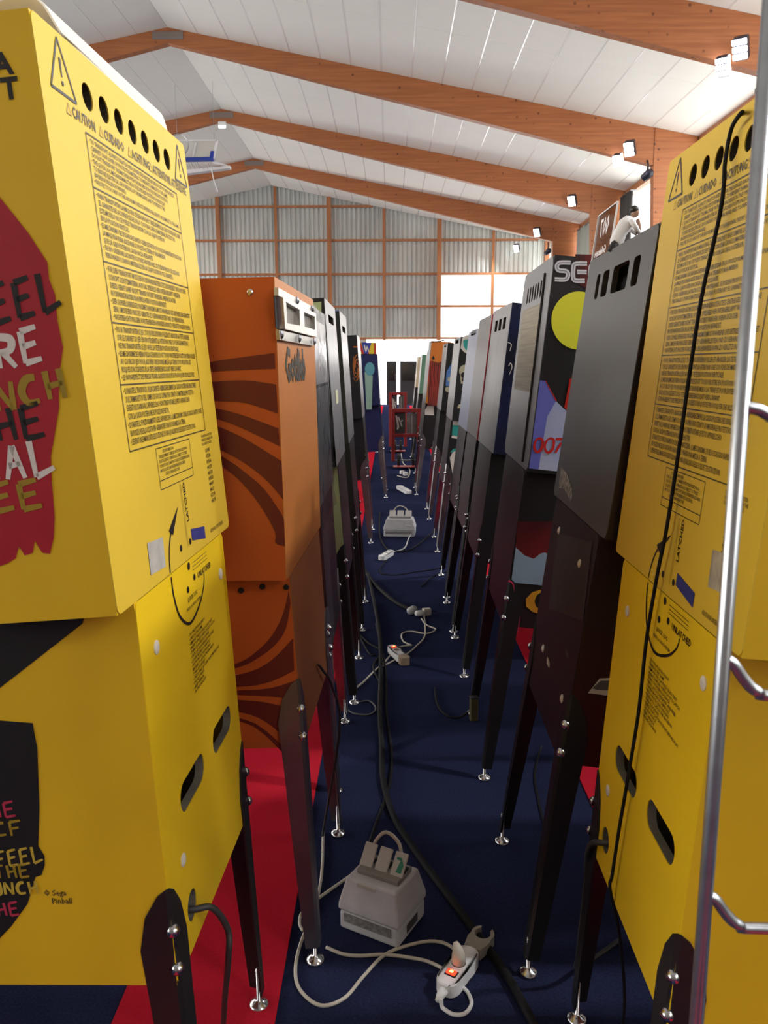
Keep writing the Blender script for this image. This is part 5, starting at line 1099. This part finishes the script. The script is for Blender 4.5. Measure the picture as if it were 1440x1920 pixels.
s4, _l = power_strip('far white power strip lying across the aisle', gp(748, 916), gp(767, 927), 0.08, False, M_WHITEPL, sockets=1)
# clear plugs
for i, (px, py, s_, lab) in enumerate(((772, 1152, 1.0, 'shiny clear plug, larger of the two in mid aisle'), (786, 1156, 0.75, 'round white plug touching the shiny clear plug'))):
    p = gp(px, py); t = empty('mains_plug', p, R(60 - 40 * i)); tag(t, lab, 'plug')
    bm = B(); tube(bm, [(-0.035 * s_, 0, 0.024 * s_), (-0.02 * s_, 0, 0.026 * s_), (0.02 * s_, 0, 0.026 * s_), (0.035 * s_, 0, 0.024 * s_)], [0.014 * s_, 0.025 * s_, 0.025 * s_, 0.018 * s_], 14); obj('plug_body', bm, mat('clear_shiny_plastic', (0.5, 0.5, 0.5), 0.12) if i == 0 else M_WHITEPL, t, smooth=True)
    bm = B(); lathe(bm, [(0.019 * s_, 0), (0.019 * s_, 0.004)], 14, Matrix.Translation((0.036 * s_, 0, 0.025 * s_)) @ Matrix.Rotation(R(90), 4, 'Y')); obj('plug_face', bm, M_STEEL, t)
p = gp(800, 1154); t = empty('mains_plug', p, R(20)); tag(t, 'square cream plug beside the clear plugs', 'plug')
obj('plug_body', bevel(box(B(), -0.025, 0.025, -0.02, 0.02, 0.0, 0.045), 0.006), M_CREAM, t); bm = B(); tube(bm, [(0.025, 0, 0.02), (0.06, 0, 0.018), (0.07, 0, 0.018)], 0.003, 6); obj('plug_pin', bm, M_CHROME, t)
for px, py, lab in ((760, 892, 'small white plug among cables under the trolleys, first of two'), (754, 889, 'small white plug among cables under the trolleys, second of two')):
    p = gp(px, py); t = empty('mains_plug', p, R(30)); tag(t, lab, 'plug')
    obj('plug_body', bevel(box(B(), -0.03, 0.03, -0.025, 0.025, 0, 0.05), 0.01), M_WHITEPL, t); obj('plug_cap', bevel(box(B(), 0.03, 0.045, -0.018, 0.018, 0.008, 0.042), 0.004), M_CREAM, t)

# ------------------------------------------------------------------ red trolleys at the far end of the aisle
M_REDST = mat('red_painted_steel', (0.28, 0.022, 0.02), 0.45, var=0.2, scale=8)
M_BOARD = mat('grey_trolley_board', (0.16, 0.145, 0.13), 0.6, var=0.25, scale=12)
def trolley(label, x0, x1, y, z1, dz):
    t = empty('red_trolley', ((x0 + x1) / 2, y, 0)); tag(t, label, 'trolley', 'red trolleys'); w = (x1 - x0) / 2; s = 0.026
    for sx in (-1, 1):
        obj('upright', bevel(box(B(), sx * w - s, sx * w + s, -s, s, 0.10, z1), 0.006), M_REDST, t)
    obj('top_bar', bevel(box(B(), -w + s, w - s, -s, s, z1 - 0.055, z1), 0.006), M_REDST, t)
    obj('mid_bar', bevel(box(B(), -w + s, w - s, -s, s, z1 - dz - 0.05, z1 - dz), 0.006), M_REDST, t)
    obj('toe_plate', bevel(box(B(), -w, w, -0.20, 0.0, 0.03, 0.042), 0.004, 1), M_REDST, t)
    obj('back_panel', box(B(), -w + s, -0.01, 0.005, 0.015, z1 - dz, z1 - 0.055), mat('dark_trolley_panel', (0.05, 0.045, 0.045), 0.5), t)
    obj('side_panel', box(B(), 0.01, w - s, 0.004, 0.016, z1 - dz - 0.02, z1 - 0.075), M_BOARD, t)
    obj('panel_rib', box(B(), w * 0.42, w * 0.50, -0.004, 0.004, z1 - dz, z1 - 0.10), mat('pale_rib', (0.3, 0.28, 0.26), 0.5), t)
    flat('white_scrawl', strokes([[(-w * 0.75, z1 - 0.10), (-w * 0.6, z1 - 0.26), (-w * 0.7, z1 - 0.30)], [(-w * 0.6, z1 - 0.12), (-w * 0.3, z1 - 0.26)], [(-w * 0.5, z1 - 0.2), (-w * 0.25, z1 - 0.17)]], 0.025), M_WHITEP, t, lambda u, z: (u, 0.003, z))
    for sx in (-1, 1):
        bm = B(); lathe(bm, [(0.05, -0.022), (0.10, -0.02), (0.105, 0), (0.10, 0.02), (0.05, 0.022)], 18, Matrix.Translation((sx * (w - 0.08), 0.08, 0.105)) @ Matrix.Rotation(R(90), 4, 'Y')); obj('wheel', bm, M_BLKLEG, t)
    bm = B(); tube(bm, [(-w + 0.03, 0.08, 0.105), (w - 0.03, 0.08, 0.105)], 0.012, 8); obj('axle', bm, M_STEEL, t)
a, b = gy(737, 870, 12.0), gy(785, 870, 12.0)
trolley('nearer red steel trolley with grey panels standing in the aisle', a.x, b.x, 12.0, gy(760, 766, 12.0).z, 0.36)
a, b = gy(732, 800, 14.2), gy(760, 800, 14.2)
trolley('farther red steel trolley partly hidden behind the nearer one', a.x, b.x, 14.2, gy(745, 735, 14.2).z, 0.36)
art(R10, 'c', [[(262, 1280), (265, 1210), (300, 1160), (380, 1140), (385, 1285)]], M_WHITEP, zr, 1)
# small wooden block under the dark row
wb = empty('wooden_block', gp(888, 1350), R(8)); tag(wb, 'short olive wooden block standing by a leg of the dark row', 'wooden block')
obj('block_body', bevel(box(B(), -0.016, 0.016, -0.016, 0.016, 0.0, 0.10), 0.003, 1), mat('olive_wood', (0.09, 0.07, 0.02), 0.7, var=0.3, scale=20), wb)
obj('block_cap', bevel(box(B(), -0.018, 0.018, -0.018, 0.018, 0.10, 0.106), 0.002, 1), M_BLKLEG, wb)
